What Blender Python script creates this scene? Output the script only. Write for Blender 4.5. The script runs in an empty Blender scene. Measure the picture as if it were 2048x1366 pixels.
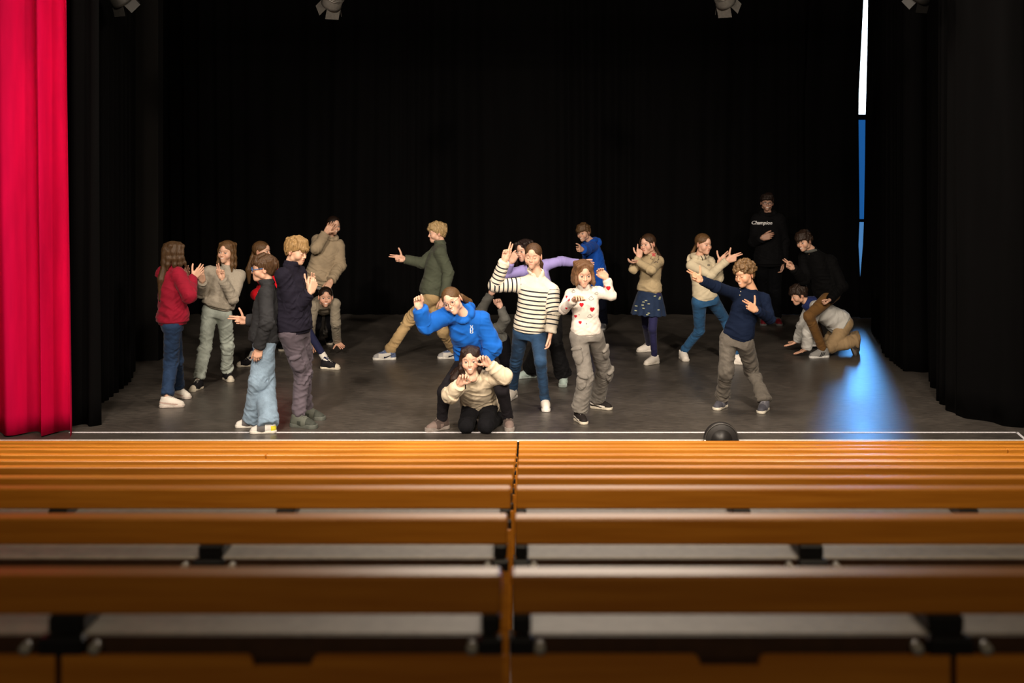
import bpy, math, random
import numpy as np
from mathutils import Vector, Matrix
from mathutils.bvhtree import BVHTree

random.seed(7)
scene = bpy.context.scene
# ------------------------------------------------------------------ camera
F, CAMH, VX, VY = 2526.0, 2.33, 1042.0, 317.0      # focal length in pixels, eye height over the stage, axis point
cam_data = bpy.data.cameras.new('camera'); cam = bpy.data.objects.new('camera', cam_data)
scene.collection.objects.link(cam); scene.camera = cam
cam.location = (0, 0, CAMH); cam.rotation_euler = (math.pi / 2, 0, 0)
cam_data.sensor_width = 36; cam_data.lens = F / 2048 * 36
cam_data.shift_x = (1024 - VX) / 2048; cam_data.shift_y = -(683 - VY) / 2048
cam_data.clip_start = 0.05; cam_data.clip_end = 200
cam_data.dof.use_dof = True; cam_data.dof.focus_distance = 11.8; cam_data.dof.aperture_fstop = 3.4
# ------------------------------------------------------------------ world, lights, exposure
vs = scene.view_settings
vs.view_transform = 'Standard'; vs.look = 'None'; vs.gamma = 1; vs.use_curve_mapping = False
vs.exposure = 0.28
world = bpy.data.worlds.new('world'); scene.world = world; world.use_nodes = True
world.node_tree.nodes['Background'].inputs[0].default_value = (1.0, 0.8, 0.6, 1)
world.node_tree.nodes['Background'].inputs[1].default_value = 0.012

def area_light(name, loc, target, size, power, color, sy=None, spread=180):
    l = bpy.data.lights.new(name, 'AREA'); l.energy = power; l.color = color
    l.shape = 'RECTANGLE'; l.size = size; l.size_y = sy or size; l.spread = math.radians(spread)
    o = bpy.data.objects.new(name, l); scene.collection.objects.link(o)
    o.location = loc; o.rotation_euler = (Vector(target) - Vector(loc)).to_track_quat('-Z', 'Y').to_euler()
    return o
WARM = (1.0, 0.845, 0.69)
def spot(name, loc, target, power, half, blend, color, r):
    l = bpy.data.lights.new(name, 'SPOT'); l.energy = power; l.color = color; l.spot_size = math.radians(2 * half); l.spot_blend = blend; l.shadow_soft_size = r
    o = bpy.data.objects.new(name, l); scene.collection.objects.link(o)
    o.location = loc; o.rotation_euler = (Vector(target) - Vector(loc)).to_track_quat('-Z', 'Y').to_euler()
spot('profile_spot', (-3.4, -3.0, 6.8), (-0.7, 13.0, 0.9), 3600, 15.5, .95, WARM, .22)
spot('profile_spot', (3.4, -3.0, 6.8), (0.7, 13.0, 0.9), 3600, 15.5, .95, WARM, .22)
area_light('front_light', (-2.6, 5.2, 5.4), (-0.8, 11.6, 0.4), 0.6, 150, WARM, spread=135)
area_light('front_light', (2.6, 5.2, 5.4), (0.6, 11.4, 0.4), 0.6, 150, WARM, spread=135)
area_light('added_bench_fill', (0.3, 1.6, 5.0), (0.2, 8.8, 0), 1.6, 42, (1.0, 0.80, 0.56), spread=90)  # added fill with no lamp of its own, brightens the bench backs
area_light('added_bench_fill', (0.0, -2.6, 4.6), (0, 3.2, 0.8), 2.4, 12, (1.0, 0.80, 0.56), spread=120)  # added weak fill from behind the camera for the nearest bench faces
area_light('stage_light', (0.6, 11.8, 6.2), (0.5, 6.4, 0.2), 3.4, 210, WARM, sy=0.4, spread=140)
area_light('daylight_lamp', (6.06, 22.4, 2.3), (3.6, 12.6, 0.3), 0.44, 36, (0.10, 0.38, 0.90), sy=1.6, spread=60)

# ------------------------------------------------------------------ helpers
def link(o): scene.collection.objects.link(o); return o
def tag(o, label=None, cat=None, group=None, kind=None):
    if label: o['label'] = label
    if cat: o['category'] = cat
    if group: o['group'] = group
    if kind: o['kind'] = kind
    return o
def empty(name, loc, label, cat, group=None):
    o = bpy.data.objects.new(name, None); o.location = loc; o.empty_display_size = .1
    link(o); return tag(o, label, cat, group)
def mesh_obj(name, V, Fc, mats, parent=None, origin=None, smooth=True, midx=None, attrs=None):
    V = np.asarray(V, dtype=np.float32)
    if origin is not None: V = V - np.asarray(origin, dtype=np.float32)
    me = bpy.data.meshes.new(name)
    if isinstance(Fc, np.ndarray):
        n, k = Fc.shape
        me.vertices.add(len(V)); me.vertices.foreach_set('co', V.ravel())
        me.loops.add(n * k); me.loops.foreach_set('vertex_index', Fc.astype(np.int32).ravel())
        me.polygons.add(n); me.polygons.foreach_set('loop_start', np.arange(0, n * k, k, dtype=np.int32))
        me.polygons.foreach_set('loop_total', np.full(n, k, dtype=np.int32))
        me.update(calc_edges=True)
    else:
        me.from_pydata([tuple(map(float, v)) for v in V], [], Fc); me.update()
    if smooth: me.polygons.foreach_set('use_smooth', np.ones(len(me.polygons), dtype=bool))
    if not isinstance(mats, (list, tuple)): mats = [mats]
    for m in mats: me.materials.append(m)
    if midx is not None: me.polygons.foreach_set('material_index', np.asarray(midx, dtype=np.int32))
    for k, a in (attrs or {}).items():
        a = np.asarray(a, dtype=np.float32)
        if a.ndim == 1:
            at = me.attributes.new(k, 'FLOAT', 'POINT'); at.data.foreach_set('value', a)
        elif a.shape[1] == 3 and k != 'Col':
            at = me.attributes.new(k, 'FLOAT_VECTOR', 'POINT'); at.data.foreach_set('vector', a.ravel())
        else:
            c = np.ones((len(a), 4), dtype=np.float32); c[:, :3] = a[:, :3]
            at = me.attributes.new(k, 'FLOAT_COLOR', 'POINT'); at.data.foreach_set('color', c.ravel())
    o = bpy.data.objects.new(name, me)
    if parent is not None: o.parent = parent
    return link(o)

class MB:                                            # collects simple shapes into one mesh
    def __init__(s): s.v = []; s.f = []; s.m = []
    def add(s, vs_, fs, m=0):
        n = len(s.v); s.v += [tuple(v) for v in vs_]; s.f += [tuple(i + n for i in f) for f in fs]; s.m += [m] * len(fs)
    def box(s, x0, x1, y0, y1, z0, z1, m=0, M=None, b=0.0):
        if b > 0:                                    # chamfered box
            vs_ = []; cs = [(x0, x1), (y0, y1), (z0, z1)]
            idx = {}
            for i in (0, 1):
                for j in (0, 1):
                    for k in (0, 1):
                        for ax in range(3):
                            p = [cs[0][i], cs[1][j], cs[2][k]]
                            for a2 in range(3):
                                if a2 != ax: p[a2] += b if (i, j, k)[a2] == 0 else -b
                            idx[(i, j, k, ax)] = len(vs_); vs_.append(p)
            fs = []
            for ax in range(3):
                a, c = (ax + 1) % 3, (ax + 2) % 3
                for sgn in (0, 1):
                    q = []
                    for (u, w) in ((0, 0), (1, 0), (1, 1), (0, 1)):
                        t = [0, 0, 0]; t[ax] = sgn; t[a] = u; t[c] = w; q.append(idx[(t[0], t[1], t[2], ax)])
                    fs.append(q if sgn else q[::-1])
            for ax in range(3):                       # edge chamfers
                a, c = (ax + 1) % 3, (ax + 2) % 3
                for u in (0, 1):
                    for w in (0, 1):
                        t0 = [0, 0, 0]; t0[a] = u; t0[c] = w; t1 = list(t0); t1[ax] = 1
                        q = [idx[(*t0, a)], idx[(*t1, a)], idx[(*t1, c)], idx[(*t0, c)]]
                        fs.append(q if (u ^ w) else q[::-1])
            for i in (0, 1):
                for j in (0, 1):
                    for k in (0, 1):
                        q = [idx[(i, j, k, 0)], idx[(i, j, k, 1)], idx[(i, j, k, 2)]]
                        fs.append(q if (i + j + k) % 2 else q[::-1])
        else:
            vs_ = [(x, y, z) for x in (x0, x1) for y in (y0, y1) for z in (z0, z1)]
            fs = [(0, 1, 3, 2), (4, 6, 7, 5), (0, 4, 5, 1), (2, 3, 7, 6), (0, 2, 6, 4), (1, 5, 7, 3)]
        if M is not None: vs_ = [M @ Vector(v) for v in vs_]
        s.add(vs_, fs, m)
    def tube(s, pts, r, n=10, m=0, cap=True, M=None):
        P = [Vector(p) for p in pts]; rs = r if isinstance(r, (list, tuple)) else [r] * len(P)
        if M is not None: P = [M @ p for p in P]
        vs_ = []; fs = []; up = None
        for i, p in enumerate(P):
            t = (P[min(i + 1, len(P) - 1)] - P[max(i - 1, 0)]).normalized()
            if up is None: up = Vector((0, 0, 1)) if abs(t.z) < .9 else Vector((1, 0, 0))
            u = (up - t * up.dot(t)).normalized(); w = t.cross(u); up = u
            for k in range(n):
                a = 2 * math.pi * k / n; vs_.append(p + (u * math.cos(a) + w * math.sin(a)) * rs[i])
        for i in range(len(P) - 1):
            for k in range(n):
                k2 = (k + 1) % n; fs.append((i * n + k, i * n + k2, (i + 1) * n + k2, (i + 1) * n + k))
        if cap: fs += [tuple(range(n))[::-1], tuple((len(P) - 1) * n + k for k in range(n))]
        s.add(vs_, fs, m)
    def build(s, name, mats, parent=None, origin=None, smooth=False):
        return mesh_obj(name, s.v, s.f, mats, parent, origin, smooth, s.m)

# ------------------------------------------------------------------ materials
def new_mat(name):
    m = bpy.data.materials.new(name); m.use_nodes = True
    nt = m.node_tree; return m, nt, nt.nodes['Principled BSDF']
def ramp2(nt, fac, c0, c1, p0=0.0, p1=1.0):
    r = nt.nodes.new('ShaderNodeValToRGB'); r.color_ramp.elements[0].position = p0; r.color_ramp.elements[1].position = p1
    r.color_ramp.elements[0].color = (*c0, 1); r.color_ramp.elements[1].color = (*c1, 1)
    nt.links.new(fac, r.inputs[0]); return r.outputs[0]
def noise(nt, scale, detail=3, vec=None, rough=.5):
    n = nt.nodes.new('ShaderNodeTexNoise'); n.inputs['Scale'].default_value = scale; n.inputs['Detail'].default_value = detail
    n.inputs['Roughness'].default_value = rough
    if vec is not None: nt.links.new(vec, n.inputs['Vector'])
    return n.outputs[0]
def coords(nt, scale=(1, 1, 1), kind='Object'):
    t = nt.nodes.new('ShaderNodeTexCoord'); mp = nt.nodes.new('ShaderNodeMapping'); mp.inputs['Scale'].default_value = scale
    nt.links.new(t.outputs[kind], mp.inputs[0]); return mp.outputs[0]
def bump(nt, b, h, strength=.3, dist=.01):
    n = nt.nodes.new('ShaderNodeBump'); n.inputs['Strength'].default_value = strength; n.inputs['Distance'].default_value = dist
    nt.links.new(h, n.inputs['Height']); nt.links.new(n.outputs[0], b.inputs['Normal'])
def mul(c, k): return tuple(min(1, x * k) for x in c)
def srgb(r, g, b):
    f = lambda u: (u / 255 / 12.92) if u / 255 <= .04045 else ((u / 255 + .055) / 1.055) ** 2.4
    return (f(r), f(g), f(b))
_cl = {}
def cloth(col, kind='plain', rough=.85, var=.25):
    key = (tuple(round(c, 4) for c in col), kind)
    if key in _cl: return _cl[key]
    m, nt, b = new_mat('cloth_' + kind); b.inputs['Roughness'].default_value = rough
    b.inputs['Specular IOR Level'].default_value = .25 if sum(col) > .06 else .08
    try: b.inputs['Sheen Weight'].default_value = .08 if sum(col) > .1 else .01; b.inputs['Sheen Roughness'].default_value = .4
    except Exception: pass
    v = coords(nt)
    if kind == 'denim':
        n1 = noise(nt, 14, 4, v); n2 = noise(nt, 260, 2, coords(nt, (1, 1, .35)))
        mx = nt.nodes.new('ShaderNodeMath'); mx.operation = 'ADD'; nt.links.new(n1, mx.inputs[0])
        m2 = nt.nodes.new('ShaderNodeMath'); m2.operation = 'MULTIPLY'; m2.inputs[1].default_value = .45; nt.links.new(n2, m2.inputs[0])
        nt.links.new(m2.outputs[0], mx.inputs[1])
        c = ramp2(nt, mx.outputs[0], mul(col, .75), mul(col, 1.22), .45, .95); nt.links.new(c, b.inputs['Base Color'])
        bump(nt, b, n2, .25, .003)
    elif kind == 'knit':
        n1 = noise(nt, 9, 3, v); n2 = noise(nt, 170, 2, v)
        c = ramp2(nt, n2, mul(col, .88), mul(col, 1.10), .3, .7); nt.links.new(c, b.inputs['Base Color'])
        bump(nt, b, n2, .6, .006)
    else:
        n1 = noise(nt, 7, 3, v); n2 = noise(nt, 300, 2, v)
        c = ramp2(nt, n1, mul(col, 1 - var * .6), mul(col, 1 + var * .5), .3, .7); nt.links.new(c, b.inputs['Base Color'])
        bump(nt, b, n2, .25, .003)
    _cl[key] = m; return m
def stripes_mat():
    m, nt, b = new_mat('striped_knit'); b.inputs['Roughness'].default_value = .9
    a = nt.nodes.new('ShaderNodeAttribute'); a.attribute_name = 'along'
    md = nt.nodes.new('ShaderNodeMath'); md.operation = 'PINGPONG'; md.inputs[1].default_value = .0205
    nt.links.new(a.outputs['Fac'], md.inputs[0])
    lt = nt.nodes.new('ShaderNodeMath'); lt.operation = 'LESS_THAN'; lt.inputs[1].default_value = .0062; nt.links.new(md.outputs[0], lt.inputs[0])
    msk = nt.nodes.new('ShaderNodeAttribute'); msk.attribute_name = 'mask'
    ml = nt.nodes.new('ShaderNodeMath'); ml.operation = 'MULTIPLY'; nt.links.new(lt.outputs[0], ml.inputs[0]); nt.links.new(msk.outputs['Fac'], ml.inputs[1])
    gt = nt.nodes.new('ShaderNodeMath'); gt.operation = 'GREATER_THAN'; gt.inputs[1].default_value = .5; nt.links.new(ml.outputs[0], gt.inputs[0])
    c = ramp2(nt, gt.outputs[0], srgb(232, 224, 206), srgb(22, 26, 42)); nt.links.new(c, b.inputs['Base Color'])
    bump(nt, b, noise(nt, 170, 2, coords(nt)), .5, .005); return m
def simple(name, col, rough=.5, metal=0, emit=None, es=1, spec=None):
    m, nt, b = new_mat(name); b.inputs['Base Color'].default_value = (*col, 1); b.inputs['Roughness'].default_value = rough
    b.inputs['Metallic'].default_value = metal
    if spec is not None: b.inputs['Specular IOR Level'].default_value = spec
    if emit: b.inputs['Emission Color'].default_value = (*emit, 1); b.inputs['Emission Strength'].default_value = es
    n = noise(nt, 40, 2, coords(nt))
    if not emit: nt.links.new(ramp2(nt, n, mul(col, .85), mul(col, 1.12), .3, .7), b.inputs['Base Color'])
    return m
def skin_mat():
    m, nt, b = new_mat('skin'); b.inputs['Roughness'].default_value = .52
    a = nt.nodes.new('ShaderNodeAttribute'); a.attribute_name = 'Col'; nt.links.new(a.outputs['Color'], b.inputs['Base Color'])
    b.inputs['Subsurface Weight'].default_value = .08; b.inputs['Subsurface Radius'].default_value = (.01, .004, .002); b.inputs['Subsurface Scale'].default_value = .3
    bump(nt, b, noise(nt, 220, 2, coords(nt)), .06, .002); return m
SKIN = skin_mat()
_hm = {}
def hair_mat(col):
    key = tuple(col)
    if key in _hm: return _hm[key]
    m, nt, b = new_mat('hair'); b.inputs['Roughness'].default_value = .42; b.inputs['Specular IOR Level'].default_value = .35
    a = nt.nodes.new('ShaderNodeAttribute'); a.attribute_name = 'hl'
    mp = nt.nodes.new('ShaderNodeMapping'); mp.inputs['Scale'].default_value = (230, 230, 16); nt.links.new(a.outputs['Vector'], mp.inputs[0])
    n = noise(nt, 1, 3, mp.outputs[0]); nt.links.new(ramp2(nt, n, mul(col, .38), mul(col, 1.15), .3, .72), b.inputs['Base Color'])
    bump(nt, b, n, .8, .006); _hm[key] = m; return m
# ------------------------------------------------------------------ stage and hall
def floor_mat():
    m, nt, b = new_mat('stage_vinyl'); v = coords(nt)
    n1 = noise(nt, 1.1, 5, v, .65); n2 = noise(nt, 26, 4, coords(nt, (.35, 1.4, 1)), .7)
    c1 = ramp2(nt, n1, (.062, .055, .049), (.118, .105, .092), .32, .72)
    c2 = ramp2(nt, n2, (.55, .55, .55), (1.35, 1.32, 1.28), .35, .72)
    mx = nt.nodes.new('ShaderNodeMix'); mx.data_type = 'RGBA'; mx.blend_type = 'MULTIPLY'; mx.inputs[0].default_value = 1
    nt.links.new(c1, mx.inputs[6]); nt.links.new(c2, mx.inputs[7])
    vo = nt.nodes.new('ShaderNodeTexVoronoi'); vo.inputs['Scale'].default_value = 2.3; nt.links.new(v, vo.inputs['Vector'])   # scuffs and specks of dust
    lt = nt.nodes.new('ShaderNodeMath'); lt.operation = 'LESS_THAN'; lt.inputs[1].default_value = .020; nt.links.new(vo.outputs['Distance'], lt.inputs[0])
    m2 = nt.nodes.new('ShaderNodeMix'); m2.data_type = 'RGBA'; nt.links.new(lt.outputs[0], m2.inputs[0]); nt.links.new(mx.outputs[2], m2.inputs[6]); m2.inputs[7].default_value = (.13, .12, .11, 1)
    sp = nt.nodes.new('ShaderNodeSeparateXYZ'); nt.links.new(v, sp.inputs[0])                       # sheet seams every 1.45 m
    ad = nt.nodes.new('ShaderNodeMath'); ad.operation = 'ADD'; ad.inputs[1].default_value = -12.19 + 1.45 * 10; nt.links.new(sp.outputs['Y'], ad.inputs[0])
    md = nt.nodes.new('ShaderNodeMath'); md.operation = 'MODULO'; md.inputs[1].default_value = 1.45; nt.links.new(ad.outputs[0], md.inputs[0])
    l2 = nt.nodes.new('ShaderNodeMath'); l2.operation = 'LESS_THAN'; l2.inputs[1].default_value = .016; nt.links.new(md.outputs[0], l2.inputs[0])
    m3 = nt.nodes.new('ShaderNodeMix'); m3.data_type = 'RGBA'; nt.links.new(l2.outputs[0], m3.inputs[0]); nt.links.new(m2.outputs[2], m3.inputs[6]); m3.inputs[7].default_value = (.065, .06, .056, 1)
    nt.links.new(m3.outputs[2], b.inputs['Base Color'])
    r = nt.nodes.new('ShaderNodeMapRange'); r.inputs[3].default_value = .30; r.inputs[4].default_value = .46; nt.links.new(n1, r.inputs[0]); nt.links.new(r.outputs[0], b.inputs['Roughness'])
    b.inputs['Specular IOR Level'].default_value = .5
    bump(nt, b, n2, .12, .004); return m
def wood_mat():
    m, nt, b = new_mat('bench_wood'); v = coords(nt, (1.2, 26, 26))
    n = noise(nt, 2.2, 4, v, .6); n3 = noise(nt, .9, 2, coords(nt, (1, .2, .2)))
    c = ramp2(nt, n, (.46, .150, .007), (.66, .25, .022), .28, .72); c2 = ramp2(nt, n3, (.82, .82, .80), (1.1, 1.1, 1.1), .3, .7)
    mx = nt.nodes.new('ShaderNodeMix'); mx.data_type = 'RGBA'; mx.blend_type = 'MULTIPLY'; mx.inputs[0].default_value = 1
    nt.links.new(c, mx.inputs[6]); nt.links.new(c2, mx.inputs[7]); nt.links.new(mx.outputs[2], b.inputs['Base Color'])
    b.inputs['Roughness'].default_value = .42; b.inputs['Coat Weight'].default_value = .10; b.inputs['Coat Roughness'].default_value = .25
    return m
def drape_mat(name, col, rough, sheen, sc=(.1, .08, .08)):
    m, nt, b = new_mat(name); b.inputs['Roughness'].default_value = rough; b.inputs['Specular IOR Level'].default_value = .1
    n = noise(nt, 3, 3, coords(nt, (2, 2, .3))); nt.links.new(ramp2(nt, n, mul(col, .8), mul(col, 1.2), .3, .7), b.inputs['Base Color'])
    b.inputs['Sheen Weight'].default_value = sheen; b.inputs['Sheen Roughness'].default_value = .35; b.inputs['Sheen Tint'].default_value = (*mul(col, 1.6), 1)
    return m
BLACK = drape_mat('black_drape', (.0016, .0015, .0017), .95, .0); BLACK2 = drape_mat('black_wall', (.004, .0038, .0036), .9, 0)
RED = drape_mat('red_velvet', (.66, .0012, .060), .85, .0)
WOOD = wood_mat(); DARKM = simple('black_metal', (.012, .012, .013), .45, .3); DARKW = simple('dark_gap', (.05, .02, .006), .6)
SEATM = simple('pale_seat', (.30, .26, .20), .55); WHITEM = simple('white_edge', (.80, .78, .74), .5); TAPE = simple('white_tape', (.85, .84, .88), .5)
BOLT = simple('bolt_pale', (.42, .40, .36), .4); STEEL = simple('steel', (.5, .49, .47), .35, .8)
def plane(name, x0, x1, y0, y1, z, m, t=.05, kind='structure'):
    b = MB(); b.box(x0, x1, y0, y1, z - t, z); return tag(b.build(name, m), kind=kind)
plane('floor', -9, 9, 10.45, 23.5, 0, floor_mat(), .25)
b = MB(); b.box(-9, 9, 10.428, 10.45, -.95, -.010, 0); b.box(-9, 9, 10.425, 10.462, -.010, .002, 1)
tag(b.build('trim_1', [BLACK2, WHITEM]), kind='structure')                     # stage front with its white nosing
b = MB(); xr = (2034 - VX) * 10.74 / F; b.box(-3.84, xr, 10.722, 10.758, .0005, .0022)
d = Vector((4.16 - xr + .02, 10.47 - 10.74, 0)); L = d.length; M_ = Matrix.Translation((xr, 10.74, 0)) @ Matrix.Rotation(math.atan2(d.y, d.x), 4, 'Z')
b.box(-.01, L, -.012, .012, .0005, .0022, M=M_)
tag(b.build('tape_line', TAPE), 'thin white tape line running along the front of the stage floor', 'tape')
plane('ceiling', -9, 9, -5, 23.5, 7.6, BLACK2, .1)
b = MB(); b.box(-9.1, -9, -5, 23.5, -4.2, 7.6); tag(b.build('wall_left', BLACK2), kind='structure')
b = MB(); b.box(9, 9.1, -5, 23.5, -4.2, 7.6); tag(b.build('wall_right', BLACK2), kind='structure')
b = MB(); b.box(-9, 9, -5.1, -5, -4.2, 7.6); tag(b.build('wall_front', BLACK2), kind='structure')
b = MB(); b.box(-9, 5.2, 23.5, 23.6, 0, 7.6); b.box(7.6, 9, 23.5, 23.6, 0, 7.6); b.box(5.2, 7.6, 23.5, 23.6, 7.2, 7.6); tag(b.build('wall_back', BLACK2), kind='structure')
# wall panel showing dark grey left of the wing drapes
b = MB(); x0, x1 = (243 - VX) * 14.6 / F, (319 - VX) * 14.6 / F; b.box(x0 - .1, x1, 14.55, 14.75, 0, 7.5); tag(b.build('wall_wing', drape_mat('grey_panel', (.0075, .007, .0065), .9, 0)), kind='structure')

def drape(name, path, z0, z1, mat, amp=.06, wl=.28, seed=1, label=None, group=None, taper=.0, bell=None, rows=26, step=.018):
    r = random.Random(seed); P = [Vector(p) for p in path]; seg = [(P[i + 1] - P[i]).length for i in range(len(P) - 1)]; tot = sum(seg)
    n = int(tot / step); th = .006; phs = []; s = 0
    # irregular fold phase along the cloth
    k = []; a = r.uniform(0, 6); s_ = 0
    for i in range(n + 1):
        k.append(a); a += 2 * math.pi * (tot / n) / (wl * (1 + .45 * math.sin(s_ * 2.1 + seed) + .2 * math.sin(s_ * 5.3))); s_ += tot / n
    V = []; Fs = []
    for j in range(rows + 1):
        v = j / rows; z = z1 + (z0 - z1) * v
        for i in range(n + 1):
            d = tot * i / n; q = 0
            while q < len(seg) - 1 and d > seg[q]: d -= seg[q]; q += 1
            t = (P[q + 1] - P[q]).normalized(); p = P[q] + t * d; nn = Vector((t.y, -t.x, 0))
            am = amp * (.7 + .5 * v) * (.75 + .35 * math.sin(i * tot / n * 3.1 + seed)); ph = k[i] + .9 * math.sin(v * 2.2 + i * tot / n * 1.3 + seed)
            o = math.sin(ph) * am + .25 * am * math.sin(2 * ph + 1.3)
            w = p + nn * o + t * (math.cos(ph) * am * .35); V.append((w.x, w.y, z))
    N1 = n + 1; m_ = len(V)
    V += [(x + .0, y + th, z) for x, y, z in V]
    for j in range(rows):
        for i in range(n):
            a0 = j * N1 + i; Fs.append((a0, a0 + 1, a0 + N1 + 1, a0 + N1)); Fs.append((m_ + a0, m_ + a0 + N1, m_ + a0 + N1 + 1, m_ + a0 + 1))
    for i in range(n): Fs.append((i, m_ + i, m_ + i + 1, i + 1)); e0 = rows * N1 + i; Fs.append((e0, e0 + 1, m_ + e0 + 1, m_ + e0))
    for j in range(rows): a0 = j * N1; Fs.append((a0, a0 + N1, m_ + a0 + N1, m_ + a0)); e0 = j * N1 + n; Fs.append((e0, m_ + e0, m_ + e0 + N1, e0 + N1))
    o = mesh_obj(name, V, Fs, mat, None, None, True)
    return tag(o, label, 'curtain', group)
drape('stage_curtain', [(-6.2, 10.62, 0), (-3.79, 10.62, 0)], .012, 6.6, RED, .17, .31, 5, 'bright crimson velvet house curtain drawn to the left edge of the stage', rows=40)
drape('wing_curtain', [(-5.2, 11.15, 0), (-3.66, 11.0, 0)], .001, 7.0, BLACK, .05, .26, 2, 'black wing drape hanging just behind the crimson curtain')
drape('wing_curtain', [(-5.0, 12.1, 0), (-3.98, 12.05, 0), (-4.12, 13.2, 0), (-4.28, 14.0, 0)], .001, 7.0, BLACK, .05, .3, 8, 'black drape running back along the left side of the stage beyond the first wing drape')
drape('backdrop_curtain', [(-8.6, 18.8, 0), (-5, 18.85, 0), (0, 18.85, 0), (4.72, 18.85, 0)], .001, 7.2, BLACK, .06, .34, 3, 'wide black backdrop curtain closing the rear of the stage', step=.03)
def xs(px, D): return (px - VX) * D / F
drape('wing_curtain', [(xs(2005, 11.0) + 1.9, 10.95, 0), (xs(2040, 10.95), 10.92, 0), (xs(1990, 11.1), 11.1, 0), (xs(1905, 11.5), 11.45, 0), (xs(1888, 12.2), 12.2, 0)], .001, 7.0, BLACK, .05, .30, 4, 'front black wing drape on the right side of the stage')
drape('wing_curtain', [(xs(1980, 12.6), 12.5, 0), (xs(1885, 12.6), 12.6, 0), (xs(1862, 13.2), 13.2, 0)], .001, 7.0, BLACK, .045, .3, 6, 'second black wing drape on the right side of the stage')
drape('wing_curtain', [(xs(1920, 13.9), 13.7, 0), (xs(1812, 13.8), 13.8, 0), (xs(1775, 15.2), 15.3, 0), (xs(1745, 17.6), 17.5, 0)], .001, 7.0, BLACK, .045, .3, 9, 'black drape on the right side of the stage nearest the glowing gap')
# the two cloths whose edges leave the narrow gap: edges follow the sliver of light
def edge_cloth(name, prof, side, D, far, label):
    V = []; Fs = []; rows = len(prof); cols = 14; th = .01
    for (px, py) in prof:
        z = CAMH - (py - VY) * D / F; x = (px - VX) * D / F
        for i in range(cols + 1):
            t = i / cols; V.append((x + side * far * t, D + .05 * math.sin(t * 11 + .5) - .0, max(z, .001)))
    n = len(V); V += [(x, y + th, z) for x, y, z in V]; c1 = cols + 1
    for j in range(rows - 1):
        for i in range(cols):
            a = j * c1 + i; Fs.append((a, a + 1, a + c1 + 1, a + c1)); Fs.append((n + a, n + a + c1, n + a + c1 + 1, n + a + 1))
        a = j * c1; Fs.append((a, a + c1, n + a + c1, n + a))
    return tag(mesh_obj(name, V, Fs, BLACK, None, None, True), label, 'curtain')
GL = [(1727, -420), (1728, 0), (1724, 80), (1719, 180), (1718, 235), (1719, 330), (1720, 440), (1718, 490), (1721, 549), (1722, 560), (1722, 640)]
GR = [(1740, -420), (1737, 0), (1736, 80), (1733, 200), (1732, 235), (1731, 330), (1729, 440), (1727, 490), (1722, 549), (1721.5, 560), (1721.5, 640)]
edge_cloth('gap_curtain', GL, -1, 18.5, .8, 'black curtain edge forming the left side of the narrow glowing gap')
edge_cloth('gap_curtain', GR, 1, 18.42, 3.2, 'black curtain edge forming the right side of the narrow glowing gap')
# window behind the gap
def zz(py, D): return CAMH - (py - VY) * D / F
b = MB(); D = 23.45; b.box(5.2, 7.6, D, D + .03, zz(229, D), 7.2)
tag(b.build('window_1', simple('bright_pane', (.8, .9, 1), .4, emit=(.74, .90, 1.0), es=3.2)), kind='structure')
b = MB(); b.box(5.2, 7.6, D - .04, D + .05, zz(240, D), zz(229, D)); b.box(5.2, 7.6, D - .04, D + .05, zz(444, D), zz(438, D)); tag(b.build('window_frame', simple('frame_blue', (.02, .05, .12), .5)), kind='structure')
b = MB(); b.box(5.2, 7.6, D, D + .03, zz(438, D), zz(240, D)); tag(b.build('window_2', simple('blue_screen', (.02, .2, .6), .5, emit=(.010, .085, .28), es=.85)), kind='structure')
b = MB(); b.box(5.2, 7.6, D, D + .03, 0, zz(444, D)); tag(b.build('window_3', simple('pale_blue_pane', (.1, .3, .6), .5, emit=(.06, .19, .42), es=.85)), kind='structure')

# lamps hanging over the stage
def stage_lamp(px, py, D, yaw, tilt, s, label, g=.12):
    c = Vector(((px - VX) * D / F, D, CAMH - (py - VY) * D / F)); root = empty('stage_spotlight', c, label, 'stage light')
    M_ = Matrix.Rotation(math.radians(yaw), 4, 'Z') @ Matrix.Rotation(math.radians(tilt), 4, 'X') @ Matrix.Scale(s, 4)   # beam along local -Z
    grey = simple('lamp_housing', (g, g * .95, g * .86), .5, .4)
    h = MB(); h.tube([(0, 0, .17), (0, 0, .15), (0, 0, -.09), (0, 0, -.12)], [.07, .095, .095, .105], 20, M=M_)
    for k in range(5): h.tube([(0, 0, .13 - k * .025), (0, 0, .122 - k * .025)], [.101, .101], 20, M=M_)
    hb = h.build('housing', grey, root, None, True)
    l = MB(); l.tube([(0, 0, -.1205), (0, 0, -.128)], [.085, .07], 20, M=M_); l.build('lens', simple('lens', (.25, .25, .24), .15), root)
    for k in range(4):
        R = M_ @ Matrix.Rotation(k * math.pi / 2, 4, 'Z') @ Matrix.Translation((0, .105, -.12)) @ Matrix.Rotation(math.radians(24), 4, 'X')
        f_ = MB(); f_.box(-.095, .095, -.002, .002, -.13, 0, M=R); f_.build('barn_door', grey, root)
    y = MB(); y.tube([M_ @ Vector((-.115, 0, .02)), Vector((-.12 * s, 0, .22 * s)), Vector((0, 0, .27 * s)), Vector((.12 * s, 0, .22 * s)), M_ @ Vector((.115, 0, .02))], .008 * s, 8); y.tube([(0, 0, .27 * s), (0, 0, .9)], .014, 8)
    y.build('yoke', DARKM, root, None, True)
    cl = MB(); cl.box(-.04, .04, -.05, .05, .86, .96); cl.build('clamp', DARKM, root)
stage_lamp(668, -4, 12.4, 32, 48, .74, 'grey stage spotlight at the top tilted down to the right, left of the middle')
stage_lamp(1446, -8, 12.4, -32, 48, .75, 'grey stage spotlight at the top tilted down to the left, right of the middle')
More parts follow.
